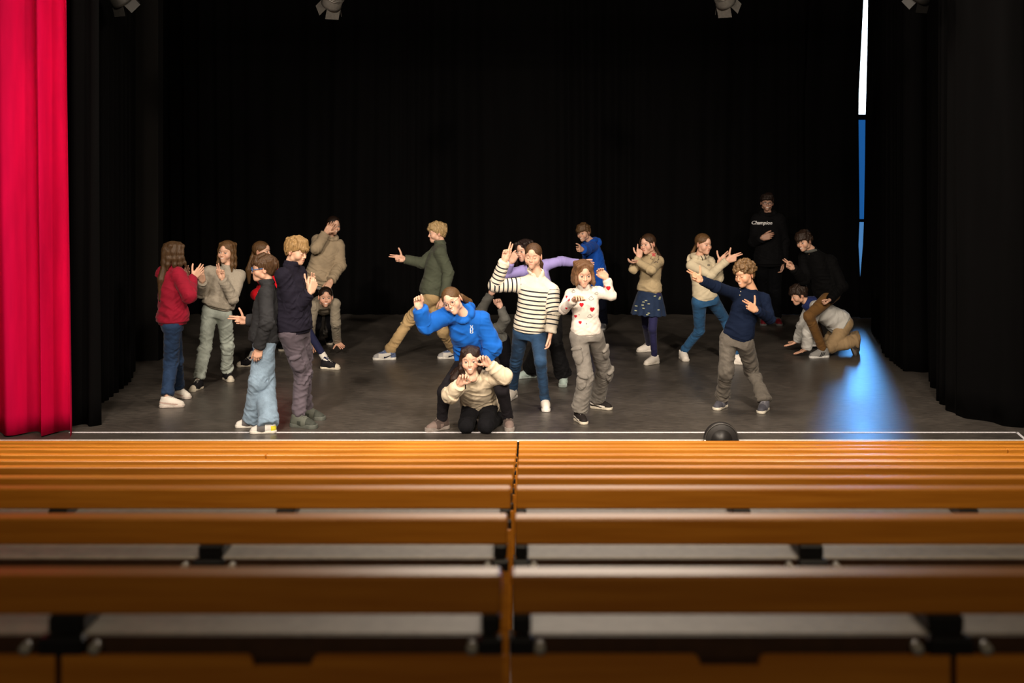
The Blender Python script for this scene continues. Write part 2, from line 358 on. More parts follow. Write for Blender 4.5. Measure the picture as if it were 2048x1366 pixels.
stage_lamp(236, -12, 11.6, -30, 40, .72, 'dim stage spotlight above the left wing drapes', .03)  # dimness painted in: housing colour darker than on the grey lamps
stage_lamp(1846, -18, 11.6, 25, 40, .7, 'barely visible stage spotlight above the right wing drapes', .012)  # housing painted darker still to look unlit
truss = MB(); truss.tube([(-3.6, 12.4, 4.80), (3.8, 12.4, 4.80)], .025, 12); truss.tube([(-3.78, 11.6, 4.76), (3.85, 11.6, 4.76)], .025, 12)
for x in (-3.4, 0, 3.4): truss.tube([(x, 12.4, 4.80), (x, 12.4, 7.55)], .008, 6); truss.tube([(x, 11.6, 4.76), (x, 11.6, 7.55)], .008, 6)
tag(truss.build('lighting_bar', DARKM), 'black pipes above the stage carrying the spotlights', 'pipe')

# round black hood of a lamp at the stage edge
D = 10.40; cx, cz, r_ = (1440 - VX) * D / F, CAMH - (876 - VY) * D / F, 34 * D / F
root = empty('footlight', (cx, D, cz), 'round black lamp hood standing at the front edge of the stage floor', 'stage light')
b = MB(); b.tube([(0, -.09, 0), (0, -.085, 0), (0, -.02, 0), (0, .08, 0)], [r_ * .93, r_, r_, r_ * .8], 36); b.tube([(0, -.094, 0), (0, -.088, 0)], [r_ * .62, r_ * .62], 28)
b.build('hood', simple('hood_black', (.016, .014, .013), .45), root, None, True)
b = MB(); b.tube([(math.cos(a) * r_ * .97, -.092, math.sin(a) * r_ * .97) for a in [2 * math.pi * i / 40 for i in range(41)]], .006, 8, cap=False); b.build('rim', simple('hood_rim', (.07, .065, .06), .35, .3), root, None, True)
b = MB(); b.box(-r_ * 1.0, -r_ * .9, -.06, .0, -.16, -.02); b.box(r_ * .9, r_ * 1.0, -.06, .0, -.16, -.02); b.box(-r_, r_, -.08, .04, -.18, -.16); b.build('stand', DARKM, root)
b = MB(); b.box(-r_ * 1.04, -r_ * .93, -.10, -.09, -.05, .005); b.build('sticker', WHITEM, root)

# ---------------- tiered benches between the camera and the stage
PITCH = .85; SF = PITCH / F
def row_geo(n): 
    h = (1795 + 503 * (n - 2.15)) * SF; return n * PITCH, CAMH - h
ORD = ['tenth', 'ninth', 'eighth', 'seventh', 'sixth', 'fifth', 'fourth', 'third', 'second', 'first']
MODS = {0: .637}
for k in range(10):
    n = 2.15 + k; Dk, zt = row_geo(n)
    vface = {0: 1152, 1: 1037, 2: 978, 3: 956, 4: 935, 5: 922, 6: 910, 7: 899, 8: 892, 9: 884}[k]
    zt = CAMH - (vface - VY) * Dk / F
    hw = 4.0 + .1 * k if k > 4 else 1.3 + .75 * k
    for side, nm in ((-1, 'left'), (1, 'right')):
        xa = -.0215 + side * .007; xb = side * hw; x0, x1 = min(xa, xb), max(xa, xb)
        gname = 'front wooden benches' if k > 4 else 'rear wooden benches'
        root = empty('bench', ((x0 + x1) / 2, Dk, zt - .45), '%s half of the %s orange wooden bench row counted from the stage' % (nm, ORD[k]), 'bench', 'tiered wooden benches facing the stage')
        org = Vector(root.location)
        BH = .057 if k < 3 else .056
        # back rest, with the butt joints seen in some rows
        jt = {(-1, 4): -2.27, (-1, 8): -3.9, (1, 7): 3.0, (1, 6): 2.85, (-1, 6): -1.4}.get((side, k))
        cuts = [x0, jt - .0015, jt + .0015, x1] if jt and x0 < jt < x1 else [x0, x1]
        m = MB()
        for a in range(0, len(cuts), 2): m.box(cuts[a] - org.x, cuts[a + 1] - org.x, 0, .045, zt - BH - org.z, zt - org.z, 0, None, .004)
        m.build('backrest', WOOD, root)
        # pale seat board behind it and a strip painted dark as the gap's shade, then the lower board
        zs = zt - .084
        m = MB(); m.box(x0 + .012 - org.x, x1 - .012 - org.x, .0, .16, zs - .022 - org.z, zs - org.z, 0, None, .004); m.build('seat', SEATM, root)
        m = MB(); m.box(x0 + .012 - org.x, x1 - .012 - org.x, -.005, -.001, zs - .034 - org.z, zs - .001 - org.z); m.build('gap_shade_strip', DARKW, root)  # dark strip paints the shade of the gap below the pale seat
        m = MB(); zl = zt - .104
        w = .637; 
        xsplit = []; j = 0
        while j * w < hw: xsplit.append(j * w); j += 1
        fr = []
        for j in range(len(xsplit) - 1):
            u0, u1 = xsplit[j] + .0045, xsplit[j + 1] - .0045; mid = (u0 + u1) / 2; cw = .052
            fr.append((u0, u1))
            if k > 1:
                a0, a1 = sorted((side * u0 - .0215, side * u1 - .0215)); m.box(a0 - org.x, a1 - org.x, -.03, -.020, zl - .30 - org.z, zl - org.z, 0, None, .003); continue
            # board with a rounded hand notch cut in the top edge
            pts = [(u0, 0), (mid - cw, 0)]
            for t in range(1, 9): a = math.pi / 2 * t / 8; pts.append((mid - cw + .012 * math.sin(a) * .9, -.016 * (1 - math.cos(a))))
            for t in range(8, 0, -1): a = math.pi / 2 * t / 8; pts.append((mid + cw - .012 * math.sin(a) * .9, -.016 * (1 - math.cos(a))))
            pts += [(mid + cw, 0), (u1, 0)]
            fp = []
            for i in range(len(pts)):
                fp += [pts[i]]
            vs_ = []; fs = []
            for (u, dz) in fp:
                X_ = side * u - .0215 - org.x
                for y_ in (-.03, -.020): vs_ += [(X_, y_, zl + dz - org.z), (X_, y_, zl - .30 - org.z)]
            for i in range(len(fp) - 1):
                a = i * 4; c_ = a + 4; fs += [(a, a + 1, c_ + 1, c_), (a + 2, c_ + 2, c_ + 3, a + 3), (a, c_, c_ + 2, a + 2)]
            fs += [(0, 2, 3, 1), (len(vs_) - 4, len(vs_) - 3, len(vs_) - 1, len(vs_) - 2)]
            m.add(vs_, fs)
        m.build('rear_board', WOOD, root)
        m = MB(); m.box(x0 - org.x, x1 - org.x, .0, .02, zl - .28 - org.z, zs - .024 - org.z); m.build('inner_board', DARKW, root)
        # black brackets between seat and back rest
        js = range(0, int(hw / w) + 1)
        for j in js:
            xc = side * j * w - .0215 + (side * .022 if j == 0 else 0)
            if not (x0 - .01 < xc < x1 + .01) or k > 5 and j % 2: continue
            hwid = .026 if j else .014
            m = MB(); m.box(xc - hwid - org.x, xc + hwid - org.x, -.002, .16, zs - .0 - org.z, zt - BH - org.z, 0, None, .004)
            m.box(xc - hwid * 1.25 - org.x, xc + hwid * 1.25 - org.x, -.026, .0, zs - .028 - org.z, zs + .002 - org.z, 0, None, .004)
            br = m.build('bracket', DARKM, root)
            if k < 3:
                for q in (-1, 1):
                    if j == 0 and q == -side: continue
                    m = MB(); m.tube([(xc + q * (hwid * 1.9) - org.x, -.03, zs - .012 - org.z), (xc + q * (hwid * 1.9) - org.x, -.006, zs - .012 - org.z)], .008, 12)
                    m.build('bolt_cap', BOLT, br, None, True)
        # feet on the step
        for xf in (x0 + .1, x1 - .1):
            m = MB(); m.box(xf - .03 - org.x, xf + .03 - org.x, .04, .10, -.0, zs - .03 - org.z); m.build('leg', DARKM, root)
# steps under the rows
b = MB()
for k in range(-2, 10):
    n = 2.15 + k; Dk, zt = row_geo(n); zf = zt - .45; b.box(-8.9, 8.9, Dk - .25, Dk + PITCH - .25 if k < 9 else 10.42, -4.2, zf)
tag(b.build('floor_steps', simple('hall_floor', (.05, .035, .025), .6)), kind='structure')
# ------------------------------------------------------------------ implicit surfaces -> meshes
def A3(v): return np.asarray(tuple(v), dtype=np.float32)
def nrm(v): v = np.asarray(v, dtype=np.float64); return v / (np.linalg.norm(v) + 1e-12)
class Fld:
    def __init__(s, lo, hi, h):
        s.lo = A3(lo); s.h = h; n = np.ceil((A3(hi) - s.lo) / h).astype(int) + 1
        s.n = n; s.F = np.full(tuple(n), .25, dtype=np.float32)
    def win(s, lo, hi):
        i0 = np.clip(np.floor((A3(lo) - s.lo) / s.h).astype(int), 0, s.n); i1 = np.clip(np.ceil((A3(hi) - s.lo) / s.h).astype(int) + 1, 0, s.n)
        if np.any(i1 <= i0): return None
        ax = [s.lo[a] + s.h * np.arange(i0[a], i1[a], dtype=np.float32) for a in range(3)]
        return (slice(i0[0], i1[0]), slice(i0[1], i1[1]), slice(i0[2], i1[2])), ax[0][:, None, None], ax[1][None, :, None], ax[2][None, None, :]
    def op(s, lo, hi, fn, k=0.0, mode='u'):
        w = s.win(lo, hi)
        if w is None: return
        sl, X, Y, Z = w; d = fn(X, Y, Z).astype(np.float32); f = s.F[sl]
        if mode == 'u':
            if k > 0:
                h = np.clip(.5 + .5 * (f - d) / k, 0, 1); s.F[sl] = f * (1 - h) + d * h - k * h * (1 - h)
            else: s.F[sl] = np.minimum(f, d)
        elif mode == 's':                                # subtract
            if k > 0:
                h = np.clip(.5 - .5 * (f + d) / k, 0, 1); s.F[sl] = f * (1 - h) - d * h + k * h * (1 - h)
            else: s.F[sl] = np.maximum(f, -d)
        else: s.F[sl] = np.maximum(f, d)
    def cone(s, a, b, ra, rb, k=.0, mode='u', n=None, fl=1.0):
        a = A3(a); b = A3(b); pad = max(ra, rb) / min(fl, 1) * 1.0 + k + 2.5 * s.h + .01
        ab = b - a; L2 = float(ab @ ab) + 1e-12
        nn = A3(n) if n is not None else None
        def fn(X, Y, Z):
            x, y, z = X - a[0], Y - a[1], Z - a[2]
            t = np.clip((x * ab[0] + y * ab[1] + z * ab[2]) / L2, 0, 1)
            x = x - t * ab[0]; y = y - t * ab[1]; z = z - t * ab[2]
            if nn is not None:
                q = (x * nn[0] + y * nn[1] + z * nn[2]) * (1 / fl - 1); x = x + q * nn[0]; y = y + q * nn[1]; z = z + q * nn[2]
            return (np.sqrt(x * x + y * y + z * z) - (ra + (rb - ra) * t)) * (min(fl, 1) ** .5)
        s.op(np.minimum(a, b) - pad, np.maximum(a, b) + pad, fn, k, mode)
    def ball(s, c, r, k=0., mode='u'): s.cone(c, A3(c) + A3((0, 0, 1e-4)), r, r, k, mode)
    def ell(s, c, r, R=None, k=0., mode='u'):            # ellipsoid, R rows = local axes
        c = A3(c); r = A3(r); R = np.eye(3, dtype=np.float32) if R is None else np.asarray(R, dtype=np.float32)
        pad = float(r.max()) + k + 2.5 * s.h; mn = float(r.min())
        def fn(X, Y, Z):
            x, y, z = X - c[0], Y - c[1], Z - c[2]
            q = [(x * R[i, 0] + y * R[i, 1] + z * R[i, 2]) for i in range(3)]
            e = np.sqrt(sum((q[i] / r[i]) ** 2 for i in range(3)))
            g = np.sqrt(sum((q[i] / r[i] ** 2) ** 2 for i in range(3))) + 1e-6
            return np.clip(e * (e - 1) / g, -.2, .2)
        s.op(c - pad, c + pad, fn, k, mode)
    def loft(s, a, b, lat, fwd, prof, k=0.):             # prof rows: t, half width, half depth, forward offset
        a = A3(a); b = A3(b); ax = b - a; L = float(np.linalg.norm(ax)); ax = ax / L; lat = A3(lat); fwd = A3(fwd)
        P = np.asarray(prof, dtype=np.float32); mx = float(P[:, 1:3].max()) + .05 + k
        t0, t1 = float(P[0, 0]), float(P[-1, 0])
        e0 = a + ax * L * t0; e1 = a + ax * L * t1
        def fn(X, Y, Z):
            x, y, z = X - a[0], Y - a[1], Z - a[2]
            w = x * ax[0] + y * ax[1] + z * ax[2]; t = w / L; tc = np.clip(t, t0, t1)
            A = np.interp(tc, P[:, 0], P[:, 1]); B = np.interp(tc, P[:, 0], P[:, 2]); O = np.interp(tc, P[:, 0], P[:, 3])
            u = x * lat[0] + y * lat[1] + z * lat[2]; v = x * fwd[0] + y * fwd[1] + z * fwd[2] - O
            e = ((np.abs(u) / A) ** 2.3 + (np.abs(v) / B) ** 2.3) ** (1 / 2.3)
            d = (e - 1) * np.minimum(A, B)
            ov = np.maximum(t0 - t, t - t1) * L
            return np.where(ov > 0, np.sqrt(np.maximum(d, 0) ** 2 + ov ** 2), np.maximum(d, ov - .0) if k == 0 else d)
        s.op(np.minimum(e0, e1) - mx, np.maximum(e0, e1) + mx, fn, k, 'u')
    def cut(s, p, n, lo=None, hi=None, R=.14):           # remove the side the normal points to, within R of p
        p = A3(p); n = A3(nrm(n))
        def fn(X, Y, Z):
            x, y, z = X - p[0], Y - p[1], Z - p[2]
            d = x * n[0] + y * n[1] + z * n[2]; rr = np.sqrt(x * x + y * y + z * z)
            return np.where(rr < R, d, -1.0)
        s.op(p - R, p + R, fn, 0, 'i')
    def mesh(s):
        F = s.F; ins = F < 0
        a = ins[:-1, :-1, :-1]; al = a.copy(); an = a.copy(); C = {}
        for i in (0, 1):
            for j in (0, 1):
                for k in (0, 1):
                    q = ins[i:i + a.shape[0], j:j + a.shape[1], k:k + a.shape[2]]; al &= q; an |= q
        I, J, K = np.nonzero(an & ~al); n = len(I)
        if n == 0: return np.zeros((0, 3), np.float32), np.zeros((0, 4), np.int32)
        idm = np.full(a.shape, -1, dtype=np.int32); idm[I, J, K] = np.arange(n)
        acc = np.zeros((n, 3), np.float32); cnt = np.zeros(n, np.float32)
        cor = {(i, j, k): F[I + i, J + j, K + k] for i in (0, 1) for j in (0, 1) for k in (0, 1)}
        for c0 in cor:
            for axx in range(3):
                if c0[axx]: continue
                c1 = list(c0); c1[axx] = 1; f0 = cor[c0]; f1 = cor[tuple(c1)]
                m = (f0 < 0) != (f1 < 0); den = np.where(m, f0 - f1, 1); t = np.where(m, f0 / den, 0)
                p = np.stack([np.full(n, c0[0], np.float32), np.full(n, c0[1], np.float32), np.full(n, c0[2], np.float32)], 1); p[:, axx] += t
                acc += p * m[:, None]; cnt += m
        V = (acc / np.maximum(cnt, 1)[:, None] + np.stack([I, J, K], 1)) * s.h + s.lo
        faces = []
        for axx in range(3):
            b, c = (axx + 1) % 3, (axx + 2) % 3
            sh = list(F.shape); sh[axx] -= 1
            s0 = [slice(None)] * 3; s1 = [slice(None)] * 3; s0[axx] = slice(0, -1); s1[axx] = slice(1, None)
            x = ins[tuple(s0)] != ins[tuple(s1)]
            P = np.stack(np.nonzero(x), 1); ok = (P[:, b] > 0) & (P[:, c] > 0) & (P[:, b] < F.shape[b] - 1) & (P[:, c] < F.shape[c] - 1); P = P[ok]
            fl = ins[tuple(P.T)]
            q = []
            for (ob, oc) in ((0, 0), (-1, 0), (-1, -1), (0, -1)):
                R = P.copy(); R[:, b] += ob; R[:, c] += oc; q.append(idm[tuple(R.T)])
            Q = np.stack(q, 1); Q[~fl] = Q[~fl][:, ::-1]; faces.append(Q)
        Q = np.concatenate(faces); Q = Q[(Q >= 0).all(1)]
        return V.astype(np.float32), Q
def vnormals(V, Q):
    n = np.cross(V[Q[:, 2]] - V[Q[:, 0]], V[Q[:, 3]] - V[Q[:, 1]]); N = np.zeros_like(V)
    for i in range(4): np.add.at(N, Q[:, i], n)
    return N / (np.linalg.norm(N, axis=1, keepdims=True) + 1e-9)
def vnoise(P, seed=0):                                   # value noise, about -1..1
    P = np.asarray(P, dtype=np.float64) + 1000.0 + seed * 17.3
    i = np.floor(P).astype(np.int64); f = P - i; f = f * f * (3 - 2 * f); out = 0
    for a in (0, 1):
        for b in (0, 1):
            for c in (0, 1):
                h = (i[:, 0] + a) * 73856093 ^ (i[:, 1] + b) * 19349663 ^ (i[:, 2] + c) * 83492791
                h = (h ^ (h >> 13)) * 1274126177 & 0x7fffffff
                v = (h % 65536) / 32768.0 - 1
                out = out + v * (f[:, 0] if a else 1 - f[:, 0]) * (f[:, 1] if b else 1 - f[:, 1]) * (f[:, 2] if c else 1 - f[:, 2])
    return out
def seg_param(P, a, b):
    a = A3(a); ab = A3(b) - a; t0 = ((P - a) @ ab) / (ab @ ab); t = np.clip(t0, -0.05, 1.05); q = P - a - t[:, None] * ab
    return t0, np.linalg.norm(q, axis=1), q
def join(parts):
    V = np.concatenate([p[0] for p in parts]); off = np.cumsum([0] + [len(p[0]) for p in parts])
    return V, np.concatenate([p[1] + o for p, o in zip(parts, off)])
def local_grid_mesh(lo, hi, h, build):
    f = Fld(lo, hi, h); build(f); return f.mesh()
# ------------------------------------------------------------------ figures
def W(px, py, D): return np.array([(px - VX) * D / F, D, CAMH - (py - VY) * D / F])
def Dfloor(y): return F * CAMH / (y - VY)
UPV = np.array([0, 0, 1.0])
def yawF(d): r = math.radians(d); return np.array([math.sin(r), -math.cos(r), 0.0])
def yawR(d): r = math.radians(d); return np.array([-math.cos(r), -math.sin(r), 0.0])    # the figure's own right

def head_frame(yaw, pitch, roll):
    Fv, X = yawF(yaw), yawR(yaw); t = math.radians(pitch); r = math.radians(roll)
    F2 = math.cos(t) * Fv - math.sin(t) * UPV; U = math.cos(t) * UPV + math.sin(t) * Fv
    return math.cos(r) * X + math.sin(r) * U, F2, math.cos(r) * U - math.sin(r) * X

def build_head(C, fr, s, neck, skin, lips, brow, iris, smile, fem, closed=False):
    X, Y, Z = fr; R = np.stack([X, Y, Z])
    hp = lambda x, y, z: C + s * (x * X + y * Y + z * Z)
    rad = .145 * s
    lo = np.minimum(C - rad, neck - .06 * s); hi = np.maximum(C + rad, neck + .06 * s)
    f = Fld(lo, hi, .0027)
    f.ell(hp(0, -.014, .035), (.074 * s, .094 * s, .084 * s), R)
    f.cone(hp(0, .016, -.012), hp(0, .044, -.074), .066 * s, .032 * s, .03 * s)
    for q in (-1, 1):
        f.ball(hp(q * .044, .008, -.058), .024 * s, .03 * s)
        f.ball(hp(q * .035, .050, -.026), .0325 * s, .02 * s)
        f.cone(hp(q * .016, .077, .028), hp(q * .036, .068, .029), .010 * s, .009 * s, .014 * s)
    f.ball(hp(0, .070, .05), .022 * s, .03 * s)
    for q in (-1, 1):
        f.ell(hp(q * .030, .097, .004), (.018 * s, .012 * s, .010 * s), R, .010 * s, 's')
        f.ball(hp(q * .031, .0735, .004), .0125 * s, .002)
    f.cone(hp(0, .083, .008), hp(0, .100, -.024), .0060 * s, .0095 * s, .011 * s)
    for q in (-1, 1): f.ball(hp(q * .010, .091, -.027), .0068 * s, .006 * s)
    f.ball(hp(0, .066, -.055), .027 * s, .02 * s)
    f.cone(hp(-.014, .088, -.050), hp(.014, .088, -.050), .0055 * s, .0055 * s, .005 * s)
    f.cone(hp(-.011, .087, -.059), hp(.011, .087, -.059), .0065 * s, .0065 * s, .005 * s)
    f.cone(hp(-.018, .093, -.0545), hp(.018, .093, -.0545), .003 * s, .003 * s, .004 * s, 's')
    f.ball(hp(0, .071, -.084), .017 * s, .022 * s)
    for q in (-1, 1):
        er = (Matrix.Rotation(math.radians(-q * 22), 3, 'Z')); E = np.array([np.array(er @ Vector((1, 0, 0))), np.array(er @ Vector((0, 1, 0))), (0, 0, 1)]) @ R
        f.ell(hp(q * .079, -.012, -.004), (.007 * s, .019 * s, .031 * s), E, .006 * s)
        f.ell(hp(q * .087, -.008, .0), (.004 * s, .010 * s, .019 * s), E, .003 * s, 's')
    nb = hp(0, -.022, -.05)
    f.cone(nb, neck - .03 * s * nrm(nb - neck), .047 * s * (.92 if fem else 1.0), .050 * s * (.92 if fem else 1.0), .02 * s)
    V, Q = f.mesh()
    L = (V - C) / s @ R.T
    x, y, z = L[:, 0], L[:, 1], L[:, 2]; ax = np.abs(x)
    col = np.tile(np.asarray(skin, np.float32), (len(V), 1)) * (1 + .05 * vnoise(V * 40)[:, None])
    def mix(m, c): col[:] = col * (1 - m[:, None]) + np.asarray(c, np.float32) * m[:, None]
    fr_ = y > .045
    e = lambda cx, cz, a, b: ((ax - cx) / a) ** 2 + ((z - cz) / b) ** 2
    sm = lambda v, w: np.clip((1 - v) / w, 0, 1)
    mix(fr_ * .20 * sm(e(.042, -.028, .026, .022), .8), (min(1, skin[0] * 1.05), skin[1] * .55, skin[2] * .5))
    mix(fr_ * .22 * sm(e(0, -.028, .016, .012), .8), (skin[0], skin[1] * .6, skin[2] * .55))
    mix(.3 * sm(((ax - .08) / .02) ** 2 + (z / .04) ** 2 + ((y + .01) / .03) ** 2, .6), (skin[0], skin[1] * .6, skin[2] * .55))
    mix(fr_ * .22 * sm(e(.031, .005, .019, .0105), .5), mul(skin, .6))
    if closed: mix(fr_ * sm(((ax - .031) / .016) ** 2 + ((z + .001 - 14 * (ax - .031) ** 2) / .0022) ** 2, .5), (.05, .028, .02))
    else:
        mix(fr_ * sm(e(.031, .003, .0140, .0064), .25), (.60, .56, .53))
        mix(fr_ * sm(e(.031, .003, .0070, .0070), .25), iris)
        mix(fr_ * sm(e(.031, .0098, .0155, .0028), .4), (.03, .018, .012))
    mix(fr_ * .65 * sm(((ax - .033) / .018) ** 2 + ((z - .030 + 9 * (ax - .034) ** 2) / .0034) ** 2, .5), brow)
    mz = z + .0550 - (14 * ax ** 2 if smile else 3 * ax ** 2)
    wd = (.030 if smile > 1 else .025) if smile else .019
    mix(fr_ * .75 * sm((ax / wd) ** 2 + (mz / .0088) ** 2, .5), lips)
    if smile > 1: mix(fr_ * sm((ax / .022) ** 2 + ((mz - .0002) / .0046) ** 2, .3), (.80, .77, .72))
    else: mix(fr_ * .7 * sm((ax / wd) ** 2 + (mz / .0015) ** 2, .5), mul(lips, .35))
    mix(fr_ * .7 * sm(((ax - .0075) / .004) ** 2 + ((z + .0345) / .0028) ** 2, .5), mul(skin, .25))
    return V, Q, col

POSES = {  # per finger (index..little): bends in degrees; thumb (out, along, palmward), thumb bend; spread
    'gun': ([(2, 3, 2), (4, 6, 4), (75, 88, 55), (78, 88, 55)], (.95, .35, .05), 8, 2),
    'point': ([(2, 3, 2), (80, 90, 60), (80, 90, 60), (80, 88, 55)], (.7, .6, -.3), 25, 2),
    'victory': ([(2, 3, 2), (2, 4, 3), (80, 92, 60), (80, 90, 60)], (.2, .8, -.55), 35, 4),
    'open': ([(8, 10, 8), (6, 12, 8), (10, 14, 8), (12, 16, 10)], (.8, .6, -.1), 12, 7),
    'claw': ([(18, 48, 35), (22, 50, 35), (24, 50, 35), (24, 46, 32)], (.75, .6, -.3), 30, 9),
    'fist': ([(72, 92, 60), (76, 94, 60), (78, 94, 60), (80, 92, 60)], (.35, .75, -.55), 40, 0),
    'relaxed': ([(18, 28, 18), (24, 32, 20), (28, 36, 22), (32, 38, 24)], (.5, .85, -.25), 20, 1),
    'flat': ([(0, 4, 3), (0, 4, 3), (0, 4, 3), (0, 4, 3)], (.8, .6, 0.0), 5, 6),
    'clasp': ([(30, 45, 30), (34, 48, 30), (36, 50, 30), (40, 50, 30)], (.4, .85, -.4), 30, 0),
}
def build_hand(wr, el, fd, th, side, pose, s, skin):
    y = nrm(fd); th = np.asarray(th, float); x = nrm(th - y * (th @ y)); z = np.cross(x, y) * (1 if side == 'L' else -1)
    P = lambda a, b, c: np.asarray(wr) + s * (a * x + b * y + c * z)
    fg, tv, tb, spr = POSES[pose]
    C0 = P(0, .06, 0); f = Fld(C0 - .15 * s, C0 + .15 * s, .0026)
    f.cone(wr - nrm(np.asarray(wr) - el) * .05 * s, P(0, .005, 0), .0245 * s, .0225 * s, 0, n=z, fl=.82)
    bx = [.028, .0095, -.0095, -.027]; by = [.090, .094, .089, .080]; ln = [.070, .077, .071, .056]; rr = [.0088, .0090, .0086, .0076]
    for i in range(4):
        f.cone(P(bx[i] * .62, .012, -.001), P(bx[i], by[i] - .004, 0), .0150 * s, .0118 * s, .012 * s, n=z, fl=.85)
    f.cone(P(.018, .02, -.006), P(.026, .045, -.009), .016 * s, .012 * s, .012 * s)
    f.cone(P(-.022, .02, -.006), P(-.026, .055, -.006), .014 * s, .011 * s, .012 * s)
    for i in range(4):
        p = P(bx[i], by[i] - .004, 0); a = math.radians(spr * (1.5 - i) / 1.5)
        d0 = math.cos(a) * y + math.sin(a) * x; ang = 0; r = rr[i] * s
        for j, (fr_, bnd) in enumerate(zip((.45, .30, .25), fg[i])):
            ang += math.radians(bnd); d = math.cos(ang) * d0 - math.sin(ang) * z
            q = p + d * ln[i] * fr_ * s
            f.cone(p, q, r, r * (.93 if j < 2 else .84), .004 * s if j == 0 else .0015); p = q; r *= .92
    p = P(.024, .030, -.008); tvv = nrm(tv[0] * x + tv[1] * y + tv[2] * z); r = .0118 * s
    inw = nrm(y - x * .4 - z * .3); ang = 0
    for j, l in enumerate((.040, .030, .024)):
        d = nrm(math.cos(ang) * tvv + math.sin(ang) * inw); q = p + d * l * s
        f.cone(p, q, r, r * .9, .008 * s if j == 0 else .002); p = q; r *= .9; ang += math.radians(tb)
    V, Q = f.mesh(); L = (V - np.asarray(wr)) @ np.stack([x, y, z]).T / s
    col = np.tile(np.asarray(skin, np.float32), (len(V), 1)) * (1 + .06 * vnoise(V * 50)[:, None])
    m = np.clip((L[:, 1] - .10) / .08, 0, 1)[:, None] * .25
    col = col * (1 - m) + np.asarray((skin[0], skin[1] * .68, skin[2] * .62), np.float32) * m
    return V, Q, col

def nearest_bone(V, bones):
    best = np.full(len(V), 9.0); idx = np.zeros(len(V), int); T = np.zeros(len(V))
    for i, (a, b, r, _) in enumerate(bones):
        t, d, q = seg_param(V, a, b); d = d - r; m = d < best; best[m] = d[m]; idx[m] = i; T[m] = t[m]
    return idx, T
def wrinkle(V, Q, bones, amp, seed, wl=.034, wq=.11):
    N = vnormals(V, Q); idx, T = nearest_bone(V, bones); disp = np.zeros(len(V))
    for i, (a, b, r, zone) in enumerate(bones):
        m = idx == i
        if not m.any(): continue
        a_ = np.asarray(a, float); ax = nrm(np.asarray(b) - a_); L = np.linalg.norm(np.asarray(b) - a_)
        al = (V[m] - a_) @ ax; q = V[m] - a_ - al[:, None] * ax
        sk = (q @ np.array([.55, .3, .1])) * .8                  # folds run slightly askew
        n1 = vnoise(np.column_stack([q / wq, (al + sk) / wl]) [:, [0, 1, 3]] + i * 7.1, seed)
        n2 = vnoise(np.column_stack([q / (wq * .55), (al - sk * 1.3) / (wl * .6)])[:, [0, 1, 3]] + i * 3.3, seed + 5)
        rg = (1 - np.abs(n1) * 2.2) * .7 + (1 - np.abs(n2) * 2.2) * .35
        w = np.interp(T[m], *zone); disp[m] += rg * w
    return V + N * (disp * amp * 1.5)[:, None]
Z_SLEEVE_U = ([0, .4, .75, 1], [.7, .45, .7, 1.3]); Z_SLEEVE_L = ([0, .3, .75, 1], [1.2, .6, .7, 1.1])
Z_THIGH = ([0, .25, .6, 1], [.35, .5, .55, 1.1]); Z_SHIN = ([0, .3, .65, 1], [1.1, .5, .7, 1.7]); Z_TORSO = ([0, .06, .18, .3, .6, 1], [.2, .4, 1.3, 1.0, .6, .5])

def decal(V, Q, org, dr, up, shape, w, h, cell=.0022, off=.0016):
    bvh = decal.cache.get(id(V))
    if bvh is None:
        bvh = BVHTree.FromPolygons([tuple(v) for v in V.tolist()], [tuple(q) for q in Q.tolist()]); decal.cache.clear(); decal.cache[id(V)] = bvh
    dr = nrm(dr); up = nrm(np.asarray(up) - dr * (np.asarray(up) @ dr)); rt = np.cross(dr, up)
    nu, nv = int(w / cell) + 1, int(h / cell) + 1; vs_ = []; fs = []; idx = {}
    def vert(i, j):
        if (i, j) in idx: return idx[(i, j)]
        u, v = -w / 2 + i * cell, -h / 2 + j * cell
        o = np.asarray(org) + rt * u + up * v - dr * .25
        loc, nn, _, dist = bvh.ray_cast(Vector(o), Vector(dr), .6)
        if loc is None: idx[(i, j)] = None; return None
        p = np.array(loc) - dr * off; idx[(i, j)] = len(vs_); vs_.append(p); return idx[(i, j)]
    for i in range(nu):
        for j in range(nv):
            u, v = -w / 2 + (i + .5) * cell, -h / 2 + (j + .5) * cell
            if shape(u, v):
                q = [vert(i, j), vert(i + 1, j), vert(i + 1, j + 1), vert(i, j + 1)]
                if None not in q:
                    p = [vs_[k] for k in q]
                    if max(np.linalg.norm(p[0] - p[2]), np.linalg.norm(p[1] - p[3])) < cell * 6: fs.append(q)
    if not fs: return np.zeros((0, 3), np.float32), np.zeros((0, 4), np.int32)
    return np.asarray(vs_, np.float32), np.asarray(fs, np.int32)
decal.cache = {}

def solve_mid(A, B, px, py, D0, L1, L2, bias):
    Ds = np.linspace(D0 - .55, D0 + .75, 261); M = np.stack([(px - VX) * Ds / F, Ds, CAMH - (py - VY) * Ds / F], 1)
    e = (np.linalg.norm(M - A, axis=1) - L1) ** 2 + (np.linalg.norm(M - B, axis=1) - L2) ** 2 - .012 * ((M - (A + B) / 2) @ bias)
    return M[int(np.argmin(e))]

